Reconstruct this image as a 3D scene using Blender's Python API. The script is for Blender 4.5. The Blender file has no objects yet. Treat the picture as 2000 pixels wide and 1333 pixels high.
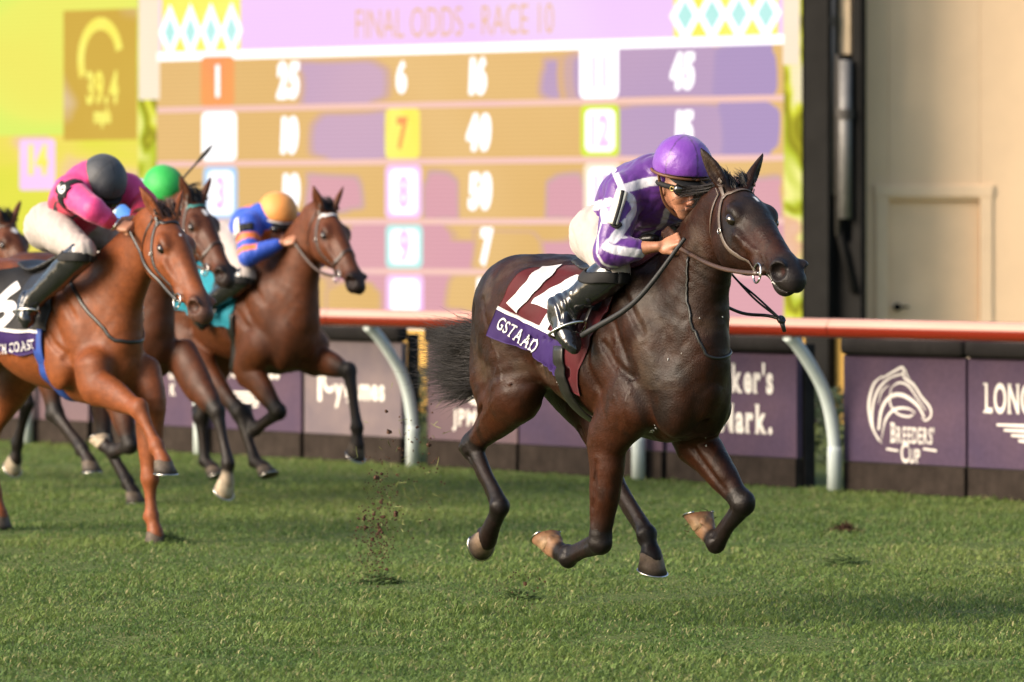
import bpy, bmesh, math, random
import numpy as np
from mathutils import Vector, Matrix
random.seed(7); RNG = np.random.RandomState(11)
R = math.radians
scene = bpy.context.scene
COL = scene.collection

# ---------------------------------------------------------------- camera, sky, sun, exposure
CAM_H = 1.65
FPX = 10000.0                 # focal length in pixels of the 2000 px wide photograph
cam_data = bpy.data.cameras.new("camera")
cam = bpy.data.objects.new("camera", cam_data); COL.objects.link(cam)
cam.location = (0, 0, CAM_H); cam.rotation_euler = (R(90), 0, 0)
cam_data.sensor_width = 36.0
cam_data.lens = 36.0 * FPX / 2000.0
cam_data.shift_y = -216.5 / 2000.0
cam_data.clip_start = 0.5; cam_data.clip_end = 2000
cam_data.dof.use_dof = True
cam_data.dof.focus_distance = 21.2
cam_data.dof.aperture_fstop = 3.5
scene.camera = cam

SUN_DIR = Vector((-0.83, -0.35, 0.43)).normalized()     # from the scene towards the sun
world = bpy.data.worlds.new("World"); scene.world = world; world.use_nodes = True
wn = world.node_tree; wn.nodes.clear()
sky = wn.nodes.new("ShaderNodeTexSky"); sky.sky_type = 'NISHITA'; sky.sun_disc = False
sky.sun_elevation = math.asin(SUN_DIR.z); sky.sun_rotation = math.atan2(SUN_DIR.x, SUN_DIR.y)
sky.dust_density = 2.5; sky.air_density = 1.0
bg = wn.nodes.new("ShaderNodeBackground"); bg.inputs[1].default_value = 0.14
wo = wn.nodes.new("ShaderNodeOutputWorld")
wn.links.new(sky.outputs[0], bg.inputs[0]); wn.links.new(bg.outputs[0], wo.inputs[0])
sl = bpy.data.lights.new("sun", 'SUN'); sl.energy = 4.0; sl.angle = R(38); sl.color = (1.0, 0.86, 0.70)
sun = bpy.data.objects.new("sun", sl); COL.objects.link(sun)
sun.rotation_euler = SUN_DIR.to_track_quat('Z', 'Y').to_euler()
scene.view_settings.view_transform = 'Standard'; scene.view_settings.look = 'None'
scene.view_settings.exposure = 0.80; scene.view_settings.gamma = 1.0
scene.cycles.use_denoising = True
scene.cycles.max_bounces = 6

# ---------------------------------------------------------------- helpers: tags, materials
def tag(o, label=None, cat=None, group=None, kind=None):
    if label: o["label"] = label
    if cat: o["category"] = cat
    if group: o["group"] = group
    if kind: o["kind"] = kind
    return o

def empty(name, loc=(0, 0, 0), rz=0.0):
    o = bpy.data.objects.new(name, None); COL.objects.link(o)
    o.location = loc; o.rotation_euler = (0, 0, rz); o.empty_display_size = 0.2
    return o

def lin(c):
    return tuple((v / 255.0 / 12.92) if v <= 10 else ((v / 255.0 + 0.055) / 1.055) ** 2.4 for v in c)

class NT:
    """small helper round a material's node tree"""
    def __init__(self, name):
        self.m = bpy.data.materials.new(name); self.m.use_nodes = True
        self.t = self.m.node_tree; self.t.nodes.clear()
        self.out = self.n("ShaderNodeOutputMaterial")
    def n(self, typ, **kw):
        nd = self.t.nodes.new(typ)
        for k, v in kw.items(): setattr(nd, k, v)
        return nd
    def l(self, a, b): self.t.links.new(a, b)
    def ramp(self, fac, stops, interp='LINEAR'):
        r = self.n("ShaderNodeValToRGB"); r.color_ramp.interpolation = interp
        e = r.color_ramp.elements
        while len(e) > 1: e.remove(e[-1])
        for i, (p, c) in enumerate(stops):
            if i == 0: e[0].position = p; e[0].color = tuple(c) + (1,)
            else:
                q = e.new(p); q.color = tuple(c) + (1,)
        self.l(fac, r.inputs[0]); return r.outputs[0]
    def noise(self, scale, detail=3, rough=0.5, vec=None, dist=0.0):
        nd = self.n("ShaderNodeTexNoise"); nd.inputs["Scale"].default_value = scale
        nd.inputs["Detail"].default_value = detail; nd.inputs["Roughness"].default_value = rough
        nd.inputs["Distortion"].default_value = dist
        if vec is not None: self.l(vec, nd.inputs["Vector"])
        return nd.outputs[0]
    def obj(self, scale=None, rot=None):
        tc = self.n("ShaderNodeTexCoord"); o = tc.outputs["Object"]
        if scale or rot:
            mp = self.n("ShaderNodeMapping")
            if scale: mp.inputs["Scale"].default_value = scale
            if rot: mp.inputs["Rotation"].default_value = rot
            self.l(o, mp.inputs[0]); o = mp.outputs[0]
        return o
    def mix(self, a, b, fac, mode='MIX'):
        m = self.n("ShaderNodeMix", data_type='RGBA', blend_type=mode)
        for sock, v in ((m.inputs[0], fac), (m.inputs[6], a), (m.inputs[7], b)):
            if hasattr(v, 'links'): self.l(v, sock)
            elif isinstance(v, (int, float)): sock.default_value = v
            else: sock.default_value = tuple(v) + (1,)
        return m.outputs[2]
    def bsdf(self, col, rough=0.5, spec=0.5, metal=0.0, coat=0.0, sheen=0.0, bump=None, bstr=0.2, bdist=0.002, sheen_tint=None, trans=0):
        b = self.n("ShaderNodeBsdfPrincipled")
        if hasattr(col, 'links'): self.l(col, b.inputs["Base Color"])
        else: b.inputs["Base Color"].default_value = tuple(col) + (1,)
        if hasattr(rough, 'links'): self.l(rough, b.inputs["Roughness"])
        else: b.inputs["Roughness"].default_value = rough
        b.inputs["Specular IOR Level"].default_value = spec
        b.inputs["Metallic"].default_value = metal
        b.inputs["Coat Weight"].default_value = coat; b.inputs["Coat Roughness"].default_value = 0.12
        b.inputs["Sheen Weight"].default_value = sheen
        if sheen_tint: b.inputs["Sheen Tint"].default_value = tuple(sheen_tint) + (1,)
        if bump is not None:
            bp = self.n("ShaderNodeBump"); bp.inputs["Strength"].default_value = bstr
            bp.inputs["Distance"].default_value = bdist
            self.l(bump, bp.inputs["Height"]); self.l(bp.outputs[0], b.inputs["Normal"])
        self.l(b.outputs[0], self.out.inputs[0]); return b
    def emit(self, col, strength=1.0):
        e = self.n("ShaderNodeEmission")
        if hasattr(col, 'links'): self.l(col, e.inputs[0])
        else: e.inputs[0].default_value = tuple(col) + (1,)
        e.inputs[1].default_value = strength
        self.l(e.outputs[0], self.out.inputs[0]); return e

def plain(name, col, rough=0.5, spec=0.5, metal=0.0, coat=0.0, var=0.25, nscale=14, bstr=0.15, bscale=90, sheen=0.0, bdist=0.002):
    t = NT(name); v = t.obj()
    f = t.noise(nscale, 4, 0.6, v)
    c = t.ramp(f, [(0.25, [x * (1 - var) for x in col]), (0.75, [min(1, x * (1 + var)) for x in col])])
    t.bsdf(c, rough, spec, metal, coat, sheen, bump=t.noise(bscale, 3, 0.6, v), bstr=bstr, bdist=bdist)
    return t.m

def vcol_mat(name, rough=0.5, spec=0.5, coat=0.0, sheen=0.0, bscale=(120, 120, 120), bstr=0.15, bdist=0.002, var=0.2, vscale=9, sheen_tint=None, attr="col"):
    t = NT(name); v = t.obj()
    a = t.n("ShaderNodeVertexColor"); a.layer_name = attr
    f = t.noise(vscale, 5, 0.65, v)
    g = t.ramp(f, [(0.28, (1 - var,) * 3), (0.72, (1 + var,) * 3)])
    c = t.mix(a.outputs[0], g, 1.0, 'MULTIPLY')
    t.bsdf(c, rough, spec, 0, coat, sheen, bump=t.noise(1.0, 3, 0.6, t.obj(scale=bscale)), bstr=bstr, bdist=bdist, sheen_tint=sheen_tint)
    return t.m

# ---------------------------------------------------------------- helpers: meshes
def mesh_np(name, V, F, mat=None, parent=None, smooth=True, col=None):
    """V (n,3); F: list of index arrays (each (m,3) or (m,4))"""
    me = bpy.data.meshes.new(name)
    V = np.asarray(V, np.float32)
    if not isinstance(F, (list, tuple)): F = [F]
    F = [np.asarray(f, np.int32) for f in F if len(f)]
    me.vertices.add(len(V)); me.vertices.foreach_set("co", V.ravel())
    nl = sum(f.size for f in F); npoly = sum(len(f) for f in F)
    me.loops.add(nl); me.polygons.add(npoly)
    me.loops.foreach_set("vertex_index", np.concatenate([f.ravel() for f in F]))
    tot = np.concatenate([np.full(len(f), f.shape[1], np.int32) for f in F])
    st = np.concatenate([[0], np.cumsum(tot)[:-1]]).astype(np.int32)
    me.polygons.foreach_set("loop_start", st)
    me.polygons.foreach_set("loop_total", tot)
    me.update(calc_edges=True)
    me.polygons.foreach_set("use_smooth", np.full(npoly, smooth))
    if col is not None:
        ca = me.color_attributes.new("col", 'FLOAT_COLOR', 'POINT')
        c4 = np.ones((len(V), 4), np.float32); c4[:, :3] = col
        ca.data.foreach_set("color", c4.ravel())
    me.validate()
    o = bpy.data.objects.new(name, me); COL.objects.link(o)
    if mat: me.materials.append(mat)
    if parent: o.parent = parent
    return o

class MB:
    """collects pieces into ONE mesh"""
    def __init__(self): self.V = []; self.F3 = []; self.F4 = []; self.n = 0; self.C = []
    def add(self, V, F, c=None):
        V = np.asarray(V, float); F = np.asarray(F, int)
        if len(F):
            (self.F3 if F.shape[1] == 3 else self.F4).append(F + self.n)
        self.V.append(V); self.n += len(V)
        if c is not None: self.C.append(np.broadcast_to(np.asarray(c, float), (len(V), 3)))
        return self
    def box(self, c, s, M=None, bev=0.0):
        x, y, z = [v / 2 for v in s]
        b = min(bev, x * .9, y * .9, z * .9) if bev else 0
        if b:
            pts = []
            bm = bmesh.new(); bmesh.ops.create_cube(bm, size=1)
            for v in bm.verts: v.co = Vector((v.co.x * 2 * x, v.co.y * 2 * y, v.co.z * 2 * z))
            bmesh.ops.bevel(bm, geom=list(bm.edges), offset=b, segments=2, affect='EDGES', profile=0.5)
            bmesh.ops.triangulate(bm, faces=list(bm.faces))
            bm.verts.ensure_lookup_table()
            V = np.array([v.co[:] for v in bm.verts]); F = np.array([[v.index for v in f.verts] for f in bm.faces]); bm.free()
        else:
            V = np.array([[a * x, d * y, e * z] for a in (-1, 1) for d in (-1, 1) for e in (-1, 1)], float)
            F = np.array([[0, 1, 3, 2], [4, 6, 7, 5], [0, 4, 5, 1], [2, 3, 7, 6], [0, 2, 6, 4], [1, 5, 7, 3]])
        if M is not None: V = V @ np.asarray(M, float).T
        return self.add(V + np.asarray(c, float), F)
    def tube(self, P, r, seg=8, cap=True, flat=None, up=None):
        """tube through points; r scalar or list; flat = second radius (list or scalar) along 'up'"""
        P = np.asarray(P, float); n = len(P)
        r = np.broadcast_to(np.asarray(r, float), (n,)); fl = r if flat is None else np.broadcast_to(np.asarray(flat, float), (n,))
        T = np.gradient(P, axis=0); T /= np.linalg.norm(T, axis=1)[:, None] + 1e-12
        u = np.array(up if up is not None else (0.123, 0.31, 0.94), float)
        a = np.linspace(0, 2 * math.pi, seg, endpoint=False)
        V = []
        for i in range(n):
            b = (u if not (up is not None and np.ndim(up) == 2) else up[i]); b = np.asarray(b, float)
            b = b - T[i] * (b @ T[i]); nb = np.linalg.norm(b)
            if nb < 1e-5: b = np.cross(T[i], (1, 0, 0)); nb = np.linalg.norm(b)
            b /= nb; s = np.cross(T[i], b); u = b if up is None else u
            V.append(P[i] + np.outer(np.cos(a) * r[i], s) + np.outer(np.sin(a) * fl[i], b))
        V = np.concatenate(V); F = []
        for i in range(n - 1):
            for j in range(seg):
                k = (j + 1) % seg
                F.append([i * seg + j, i * seg + k, (i + 1) * seg + k, (i + 1) * seg + j])
        base = self.n
        self.add(V, F)
        if cap:
            self.F3.append(np.array([[0, j + 1, j] for j in range(1, seg - 1)]) + base)
            e = (n - 1) * seg
            self.F3.append(np.array([[e, e + j, e + j + 1] for j in range(1, seg - 1)]) + base)
        return self
    def ring(self, c, R_, r, nrm, seg=20, sec=6, a0=0, a1=2 * math.pi, ax=None):
        nrm = np.asarray(nrm, float); nrm /= np.linalg.norm(nrm)
        e = np.asarray(ax if ax is not None else (0.3, 0.2, 0.9), float); e = e - nrm * (e @ nrm); e /= np.linalg.norm(e); g = np.cross(nrm, e)
        t = np.linspace(a0, a1, seg)
        return self.tube([np.asarray(c, float) + R_ * (math.cos(q) * e + math.sin(q) * g) for q in t], r, sec, up=nrm)
    def build(self, name, mat=None, parent=None, smooth=True):
        V = np.concatenate(self.V); F = []
        if self.F4: F.append(np.concatenate(self.F4))
        if self.F3: F.append(np.concatenate(self.F3))
        c = np.concatenate(self.C) if self.C else None
        return mesh_np(name, V, F, mat, parent, smooth, c)

def rad_sharp(o, ang=35):
    me = o.data
    try: me.set_sharp_from_angle(angle=R(ang))
    except Exception: pass
    return o

# ---------------------------------------------------------------- value noise (numpy)
def vnoise(P, f, seed=0):
    P = np.asarray(P, float) * f + seed * 17.31
    i = np.floor(P).astype(np.int64); t = P - i; t = t * t * (3 - 2 * t)
    def h(a, b, c):
        n = (a * 374761393 + b * 668265263 + c * 2147483647 + seed * 144665) & 0x7fffffff
        n = ((n ^ (n >> 13)) * 1274126177) & 0x7fffffff
        return ((n ^ (n >> 16)) & 0xffff) / 65535.0
    r = 0
    for dx in (0, 1):
        for dy in (0, 1):
            for dz in (0, 1):
                w = (t[:, 0] if dx else 1 - t[:, 0]) * (t[:, 1] if dy else 1 - t[:, 1]) * (t[:, 2] if dz else 1 - t[:, 2])
                r = r + w * h(i[:, 0] + dx, i[:, 1] + dy, i[:, 2] + dz)
    return r * 2 - 1

def fbm(P, f, seed=0, oct=3):
    s = 0; a = 1
    for k in range(oct):
        s = s + a * vnoise(P, f * 2 ** k, seed + k); a *= 0.5
    return s

def smooth01(x, a, b):
    t = np.clip((x - a) / (b - a), 0, 1); return t * t * (3 - 2 * t)

# ---------------------------------------------------------------- implicit surfaces
def catmull(P, n):
    """resample control rows smoothly (n sub-steps per span)"""
    P = np.asarray(P, float); out = []
    Q = np.vstack([2 * P[0] - P[1], P, 2 * P[-1] - P[-2]])
    for i in range(1, len(Q) - 2):
        p0, p1, p2, p3 = Q[i - 1], Q[i], Q[i + 1], Q[i + 2]
        for k in range(n):
            t = k / n
            out.append(0.5 * ((2 * p1) + (-p0 + p2) * t + (2 * p0 - 5 * p1 + 4 * p2 - p3) * t * t + (-p0 + 3 * p1 - 3 * p2 + p3) * t ** 3))
    out.append(P[-1]); return np.array(out)

class Body:
    """a solid described by smoothly joined pieces, meshed as one continuous surface"""
    def __init__(self): self.prims = []
    def _add(self, fn, lo, hi, k, op, pad=0.03): self.prims.append((fn, np.asarray(lo) - k - pad, np.asarray(hi) + k + pad, k, op)); return self
    def ell(self, c, r, ax=None, k=0.03, op='u'):
        """ellipsoid; ax = 3x3 rows of its axes"""
        c = np.asarray(c, float); r = np.asarray(r, float); A = np.eye(3) if ax is None else np.asarray(ax, float)
        def fn(p):
            q = (p - c) @ A.T
            k0 = np.sqrt(((q / r) ** 2).sum(1)) + 1e-9; k1 = np.sqrt(((q / (r * r)) ** 2).sum(1)) + 1e-9
            return k0 * (k0 - 1) / k1
        m = np.abs(A.T * r).sum(1)
        return self._add(fn, c - m, c + m, k, op)
    def cap(self, a, b, ra, rb=None, k=0.02, op='u'):
        a = np.asarray(a, float); b = np.asarray(b, float); rb = ra if rb is None else rb
        ab = b - a; L2 = ab @ ab + 1e-12
        def fn(p):
            t = np.clip(((p - a) @ ab) / L2, 0, 1)
            return np.sqrt(((p - a - t[:, None] * ab) ** 2).sum(1)) - (ra + (rb - ra) * t)
        m = max(ra, rb)
        return self._add(fn, np.minimum(a, b) - m, np.maximum(a, b) + m, k, op)
    def loft(self, rows, side=(0, 1, 0), k=0.03, n=4, op='u'):
        """rows: x,y,z, radius along 'side', radius across it; one piece"""
        rows = catmull(rows, n) if n > 1 else np.asarray(rows, float)
        P = rows[:, :3]; rs = np.maximum(rows[:, 3], 0.004); rt = np.maximum(rows[:, 4], 0.004); side = np.asarray(side, float)
        segs = []
        for i in range(len(P) - 1):
            d = P[i + 1] - P[i]; L = np.linalg.norm(d)
            if L < 1e-6: continue
            d /= L; s = side - d * (side @ d); s /= np.linalg.norm(s); t = np.cross(d, s)
            segs.append((P[i], d, L, s, t, rs[i], rs[i + 1], rt[i], rt[i + 1], i == 0, i == len(P) - 2))
        def fn(p):
            best = np.full(len(p), 1e3)
            for a, d, L, s, t, s0, s1, t0, t1, f0, f1 in segs:
                mr = max(s0, s1, t0, t1) + 0.05
                lo = np.minimum(a, a + d * L) - mr - 0.08; hi = np.maximum(a, a + d * L) + mr + 0.08
                w = np.where(((p > lo) & (p < hi)).all(1))[0]
                if not len(w): continue
                q = p[w] - a; u = q @ d; h = np.clip(u / L, 0, 1)
                R1 = s0 + (s1 - s0) * h; R2 = t0 + (t1 - t0) * h; Rm = np.minimum(R1, R2)
                ax = u - h * L
                x = q @ s; y = q @ t
                k0 = np.sqrt((x / R1) ** 2 + (y / R2) ** 2 + (ax / Rm) ** 2) + 1e-9
                k1 = np.sqrt((x / R1 ** 2) ** 2 + (y / R2 ** 2) ** 2 + (ax / Rm ** 2) ** 2) + 1e-9
                best[w] = np.minimum(best[w], k0 * (k0 - 1) / k1)
            return best
        m = max(rs.max(), rt.max())
        return self._add(fn, P.min(0) - m, P.max(0) + m, k, op)
    def noise(self, amp, f, seed=1, lo=(-9,) * 3, hi=(9,) * 3, stretch=(1, 1, 1)):
        st = np.asarray(stretch, float)
        self.prims.append((lambda p: amp * fbm(p * st, f, seed, 3), np.asarray(lo, float), np.asarray(hi, float), 0, 'n')); return self
    def fold(self, amp, f, direction, seed=1, lo=(-9,) * 3, hi=(9,) * 3):
        """ridged cloth folds running across 'direction'"""
        d = np.asarray(direction, float); d /= np.linalg.norm(d)
        def fn(p):
            w = fbm(p, 7.0, seed, 2) * 1.6
            v = np.sin((p @ d) * f + w * 2.5 + seed)
            return -amp * (np.abs(v) ** 0.8) * np.clip(0.55 + 0.9 * vnoise(p, 6.0, seed + 5), 0, 1.2)
        self.prims.append((fn, np.asarray(lo, float), np.asarray(hi, float), 0, 'n')); return self
    def clip(self, point, normal):
        """cut away everything on the side the normal points to"""
        pt = np.asarray(point, float); nn = np.asarray(normal, float); nn = nn / np.linalg.norm(nn)
        self.prims.append((lambda p: (p - pt) @ nn, np.full(3, -9.), np.full(3, 9.), 0.006, 'i')); return self
    def eval(self, p, chunk=400000):
        p = np.asarray(p, float); d = np.full(len(p), 0.5)
        if not len(p): return d
        pl, ph = p.min(0), p.max(0)
        for fn, lo, hi, k, op in self.prims:
            if (pl > hi).any() or (ph < lo).any(): continue
            w = np.where(((p > lo) & (p < hi)).all(1))[0]
            if not len(w): continue
            for c in range(0, len(w), chunk):
                ww = w[c:c + chunk]; v = fn(p[ww]); a = d[ww]
                if op == 'n': d[ww] = a + v; continue
                if op == 'u':
                    if k > 0:
                        h = np.clip(0.5 + 0.5 * (a - v) / k, 0, 1); d[ww] = a * (1 - h) + v * h - k * h * (1 - h)
                    else: d[ww] = np.minimum(a, v)
                elif op == 's':
                    v = -v; h = np.clip(0.5 - 0.5 * (a - v) / k, 0, 1); d[ww] = a * (1 - h) + v * h + k * h * (1 - h)
                elif op == 'i':
                    h = np.clip(0.5 - 0.5 * (a - v) / k, 0, 1); d[ww] = a * (1 - h) + v * h + k * h * (1 - h)
        return d
    def grad(self, p, e=0.004):
        p = np.asarray(p, float); g = np.zeros_like(p)
        for i in range(3):
            o = np.zeros(3); o[i] = e
            g[:, i] = self.eval(p + o) - self.eval(p - o)
        return g / (np.linalg.norm(g, axis=1)[:, None] + 1e-9)
    def project(self, p, it=6, off=0.0):
        p = np.asarray(p, float).copy()
        for _ in range(it):
            p -= self.grad(p) * (self.eval(p) - off)[:, None] * 0.9
        return p
    def mesh(self, h):
        u = [q for q in self.prims if q[4] == 'u']
        lo = np.min([q[1] for q in u], 0) - 2 * h; hi = np.max([q[2] for q in u], 0) + 2 * h
        B = 8; nb = np.ceil((hi - lo) / (B * h)).astype(int) + 1
        g = np.stack(np.meshgrid(*[np.arange(k) for k in nb], indexing='ij'), -1).reshape(-1, 3)
        cen = lo + (g + 0.5 - 0.5 / B) * B * h
        dc = self.eval(cen)
        V = np.repeat(np.repeat(np.repeat(np.where(dc < 0, -1.0, 1.0).reshape(nb).astype(np.float32), B, 0), B, 1), B, 2)
        act = np.where(np.abs(dc) < B * h * 0.95 + 0.012)[0]
        cl = (g[act] // 5); act = act[np.lexsort((cl[:, 2], cl[:, 1], cl[:, 0]))]          # neighbours together
        loc = np.stack(np.meshgrid(*[np.arange(B)] * 3, indexing='ij'), -1).reshape(-1, 3)
        for c in range(0, len(act), 24):
            a = act[c:c + 24]
            idx = (g[a][:, None, :] * B + loc[None]).reshape(-1, 3)
            V[idx[:, 0], idx[:, 1], idx[:, 2]] = self.eval(lo + idx * h)
        return surface_nets(V, lo, h)

def surface_nets(V, lo, h):
    s = V < 0; X, Y, Z = V.shape
    cnt = np.zeros((X - 1, Y - 1, Z - 1), np.int8)
    for a in (0, 1):
        for b in (0, 1):
            for c in (0, 1): cnt += s[a:X - 1 + a, b:Y - 1 + b, c:Z - 1 + c]
    cells = np.argwhere((cnt > 0) & (cnt < 8))
    ids = np.full((X - 1, Y - 1, Z - 1), -1, np.int32); ids[tuple(cells.T)] = np.arange(len(cells))
    acc = np.zeros((len(cells), 3)); num = np.zeros(len(cells))
    cor = [(a, b, c) for a in (0, 1) for b in (0, 1) for c in (0, 1)]
    val = {q: V[cells[:, 0] + q[0], cells[:, 1] + q[1], cells[:, 2] + q[2]] for q in cor}
    for q in cor:
        for ax in range(3):
            if q[ax]: continue
            r = list(q); r[ax] = 1; r = tuple(r)
            a, b = val[q], val[r]; m = (a < 0) != (b < 0)
            t = np.where(m, a / (a - b + 1e-20), 0)
            pos = np.tile(np.array(q, float), (len(cells), 1)); pos[:, ax] = t
            acc += pos * m[:, None]; num += m
    P = lo + (cells + acc / num[:, None]) * h
    F = []
    for ax in range(3):
        sl0 = [slice(None)] * 3; sl1 = [slice(None)] * 3; sl0[ax] = slice(0, -1); sl1[ax] = slice(1, None)
        a = s[tuple(sl0)]; b = s[tuple(sl1)]
        e = np.argwhere(a != b); e = e[(e > 0).all(1) | True]
        o1, o2 = (ax + 1) % 3, (ax + 2) % 3
        ok = (e[:, o1] > 0) & (e[:, o2] > 0) & (e[:, o1] < V.shape[o1] - 1) & (e[:, o2] < V.shape[o2] - 1)
        e = e[ok]
        def idx(d1, d2):
            c = e.copy(); c[:, o1] -= d1; c[:, o2] -= d2; return ids[c[:, 0], c[:, 1], c[:, 2]]
        q = np.stack([idx(1, 1), idx(0, 1), idx(0, 0), idx(1, 0)], 1)
        flip = ~a[e[:, 0], e[:, 1], e[:, 2]]
        q[flip] = q[flip][:, ::-1]
        F.append(q[(q >= 0).all(1)])
    return P, np.concatenate(F)

def relax(P, F, it=2, lam=0.5):
    n = len(P); E = np.concatenate([F[:, [0, 1]], F[:, [1, 2]], F[:, [2, 3]], F[:, [3, 0]]])
    for _ in range(it):
        S = np.zeros_like(P); c = np.bincount(E.ravel(), minlength=n)[:, None]
        for ax in range(3):
            S[:, ax] = np.bincount(E[:, 0], P[E[:, 1], ax], n) + np.bincount(E[:, 1], P[E[:, 0], ax], n)
        P = P + lam * (S / np.maximum(c, 1) - P)
    return P

# ---------------------------------------------------------------- photo pixel -> place
def ray(px, py): return np.array([(px - 1000.0) / FPX, 1.0, -(py - 450.0) / FPX])
def on_plane(px, py, p0, n):
    c = np.array([0, 0, CAM_H]); d = ray(px, py); n = np.asarray(n, float)
    return c + d * (((np.asarray(p0, float) - c) @ n) / (d @ n))

class Frame:
    """a galloping horse's own axes: x forward, y left, z up, origin on the turf under the withers"""
    def __init__(self, px, scale, theta):
        self.D = FPX / scale; self.O = np.array([(px - 1000.0) / scale, self.D, 0.0]); self.th = R(theta)
        c, s = math.cos(self.th), math.sin(self.th)
        self.u = np.array([c, -s, 0]); self.l = np.array([s, c, 0])
    def __call__(self, px, py, ly):
        q = on_plane(px, py, self.O + self.l * ly, self.l) - self.O
        return np.array([q @ self.u, q @ self.l, q[2]])
    def rz(self): return -self.th
    def hit(self, body, pts, n=10):
        """a line drawn through columns and rows of the photo, laid on the body's near surface"""
        q = np.array([(a, b, 0.0) for a, b in pts]); q = catmull(q, n) if len(q) > 1 else q
        d = np.stack([(q[:, 0] - 1000) / FPX, np.ones(len(q)), -(q[:, 1] - 450) / FPX], 1); o = np.array((0, 0, CAM_H)) - self.O
        M = np.stack([self.u, self.l, (0, 0, 1.0)]); o = M @ o; d = d @ M.T; t = np.full(len(q), self.D - 1.6)
        for _ in range(90):
            v = body.eval(o + d * t[:, None]); t += np.clip(v * .7, -.05, .05)
        return (o + d * t[:, None])[np.abs(v) < .02]
def nz(v): v = np.asarray(v, float); return v / (np.linalg.norm(v) + 1e-12)

# ---------------------------------------------------------------- lettering
def glyphs(body, bold=0.0, space=1.0, cut=None):
    """a line of lettering as flat triangles: (n,2) points, (m,3) faces; unit = letter height"""
    cu = bpy.data.curves.new("lettering", 'FONT'); cu.body = body; cu.size = 1.37; cu.offset = bold; cu.space_character = space
    cu.resolution_u = 5; cu.fill_mode = 'FRONT' if hasattr(cu, 'fill_mode') else cu.fill_mode
    o = bpy.data.objects.new("lettering", cu); COL.objects.link(o)
    dg = bpy.context.evaluated_depsgraph_get(); dg.update()
    me = bpy.data.meshes.new_from_object(o.evaluated_get(dg))
    bm = bmesh.new(); bm.from_mesh(me); bpy.data.meshes.remove(me); bpy.data.objects.remove(o); bpy.data.curves.remove(cu)
    bmesh.ops.remove_doubles(bm, verts=list(bm.verts), dist=1e-5)
    if cut:
        xs = [v.co.x for v in bm.verts]; ys = [v.co.y for v in bm.verts]
        for ax, lo, hi in ((0, min(xs), max(xs)), (1, min(ys), max(ys))):
            q = lo + cut
            while q < hi:
                n = (1, 0, 0) if ax == 0 else (0, 1, 0)
                bmesh.ops.bisect_plane(bm, geom=list(bm.verts) + list(bm.edges) + list(bm.faces), plane_co=(q, q, 0), plane_no=n); q += cut
    bmesh.ops.triangulate(bm, faces=list(bm.faces)); bm.verts.ensure_lookup_table(); bm.verts.index_update()
    V = np.array([v.co[:2] for v in bm.verts]); F = np.array([[v.index for v in f.verts] for f in bm.faces]); bm.free()
    return V, F

SERIF = {'L': [(0, 0), (0, 1)], 'I': [(.5, 0), (.5, 1)], 'N': [(.12, 0), (.12, 1), (.88, 1)], 'E': [(.08, 0), (.08, 1)], 'T': [(.5, 0)], 'A': [(.08, 0), (.92, 0)],
         'D': [(.08, 0), (.08, 1)], 'M': [(.1, 0), (.1, 1), (.9, 0), (.9, 1)], 'k': [(.12, 0), (.12, 1), (.85, 0)], 'r': [(.25, 0)], 'H': [(.12, 0), (.12, 1), (.88, 0), (.88, 1)],
         'B': [(.08, 0), (.08, 1)], 'R': [(.08, 0), (.08, 1), (.9, 0)], 'P': [(.15, 0), (.08, 1)], 'V': [(.08, 1), (.92, 1)], '1': [(.55, 0)], 'm': [(.1, 0), (.5, 0), (.9, 0)], 'n': [(.15, 0), (.85, 0)],
         'J': [(.7, 1)], 'p': [(.15, 0)]}
def line(body, bold=0.0, gap=.12, serif=False, cut=None, widths=None, rise=None, scale=None):
    """letters set one by one so that each can carry serifs; returns points, faces and the total width"""
    VV = []; FF = []; x = 0; n = 0
    for i, ch in enumerate(body):
        if ch == ' ': x += .38; continue
        V, F = glyphs(ch, bold, 1.0, cut)
        V = V.copy(); V[:, 0] -= V[:, 0].min(); w = V[:, 0].max(); sc = scale[i] if scale else 1.0
        if serif and ch in SERIF:
            top = V[:, 1].max()
            for sx, sy in SERIF[ch]:
                cx = sx * w; y0 = -bold if sy == 0 else top - .075; hw = .15
                nx = 5 if cut else 2
                gx = np.linspace(cx - hw, cx + hw, nx); P = np.array([[a, b_] for a in gx for b_ in (y0, y0 + .075)])
                q = []
                for k in range(nx - 1): q += [[2 * k, 2 * k + 2, 2 * k + 3], [2 * k, 2 * k + 3, 2 * k + 1]]
                F = np.concatenate([F, np.array(q) + len(V)]); V = np.concatenate([V, P])
            V[:, 0] -= V[:, 0].min(); w = V[:, 0].max()
        V = V * sc
        if rise: V[:, 1] += rise[i]
        VV.append(V + np.array((x, 0))); FF.append(F + n); n += len(V); x += w * sc + gap
    return np.concatenate(VV), np.concatenate(FF), x - gap

def letter_mesh(name, V, F, mapper, mat, parent):
    return mesh_np(name, mapper(V), F, mat, parent, False)
# ================================================================ SETTING
# ---- turf: soil sheet, then grass blades over the part of the course the camera looks across
t = NT("turf_soil"); v = t.obj()
big = t.noise(.9, 5, .6, v); fine = t.noise(38, 5, .7, v)
c = t.mix(t.ramp(big, [(.3, (.085, .125, .034)), (.7, (.135, .160, .050))]), t.ramp(fine, [(.3, (.55, .6, .55)), (.75, (1.35, 1.3, 1.2))]), 1.0, 'MULTIPLY')
t.bsdf(c, .9, .2, bump=fine, bstr=.8, bdist=.03); M_SOIL = t.m
gm = MB(); gm.add([(-300, -60, 0), (300, -60, 0), (300, 500, 0), (-300, 500, 0)], [[0, 1, 2, 3]])
tag(gm.build("ground", M_SOIL, None, False), kind="structure")

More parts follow.
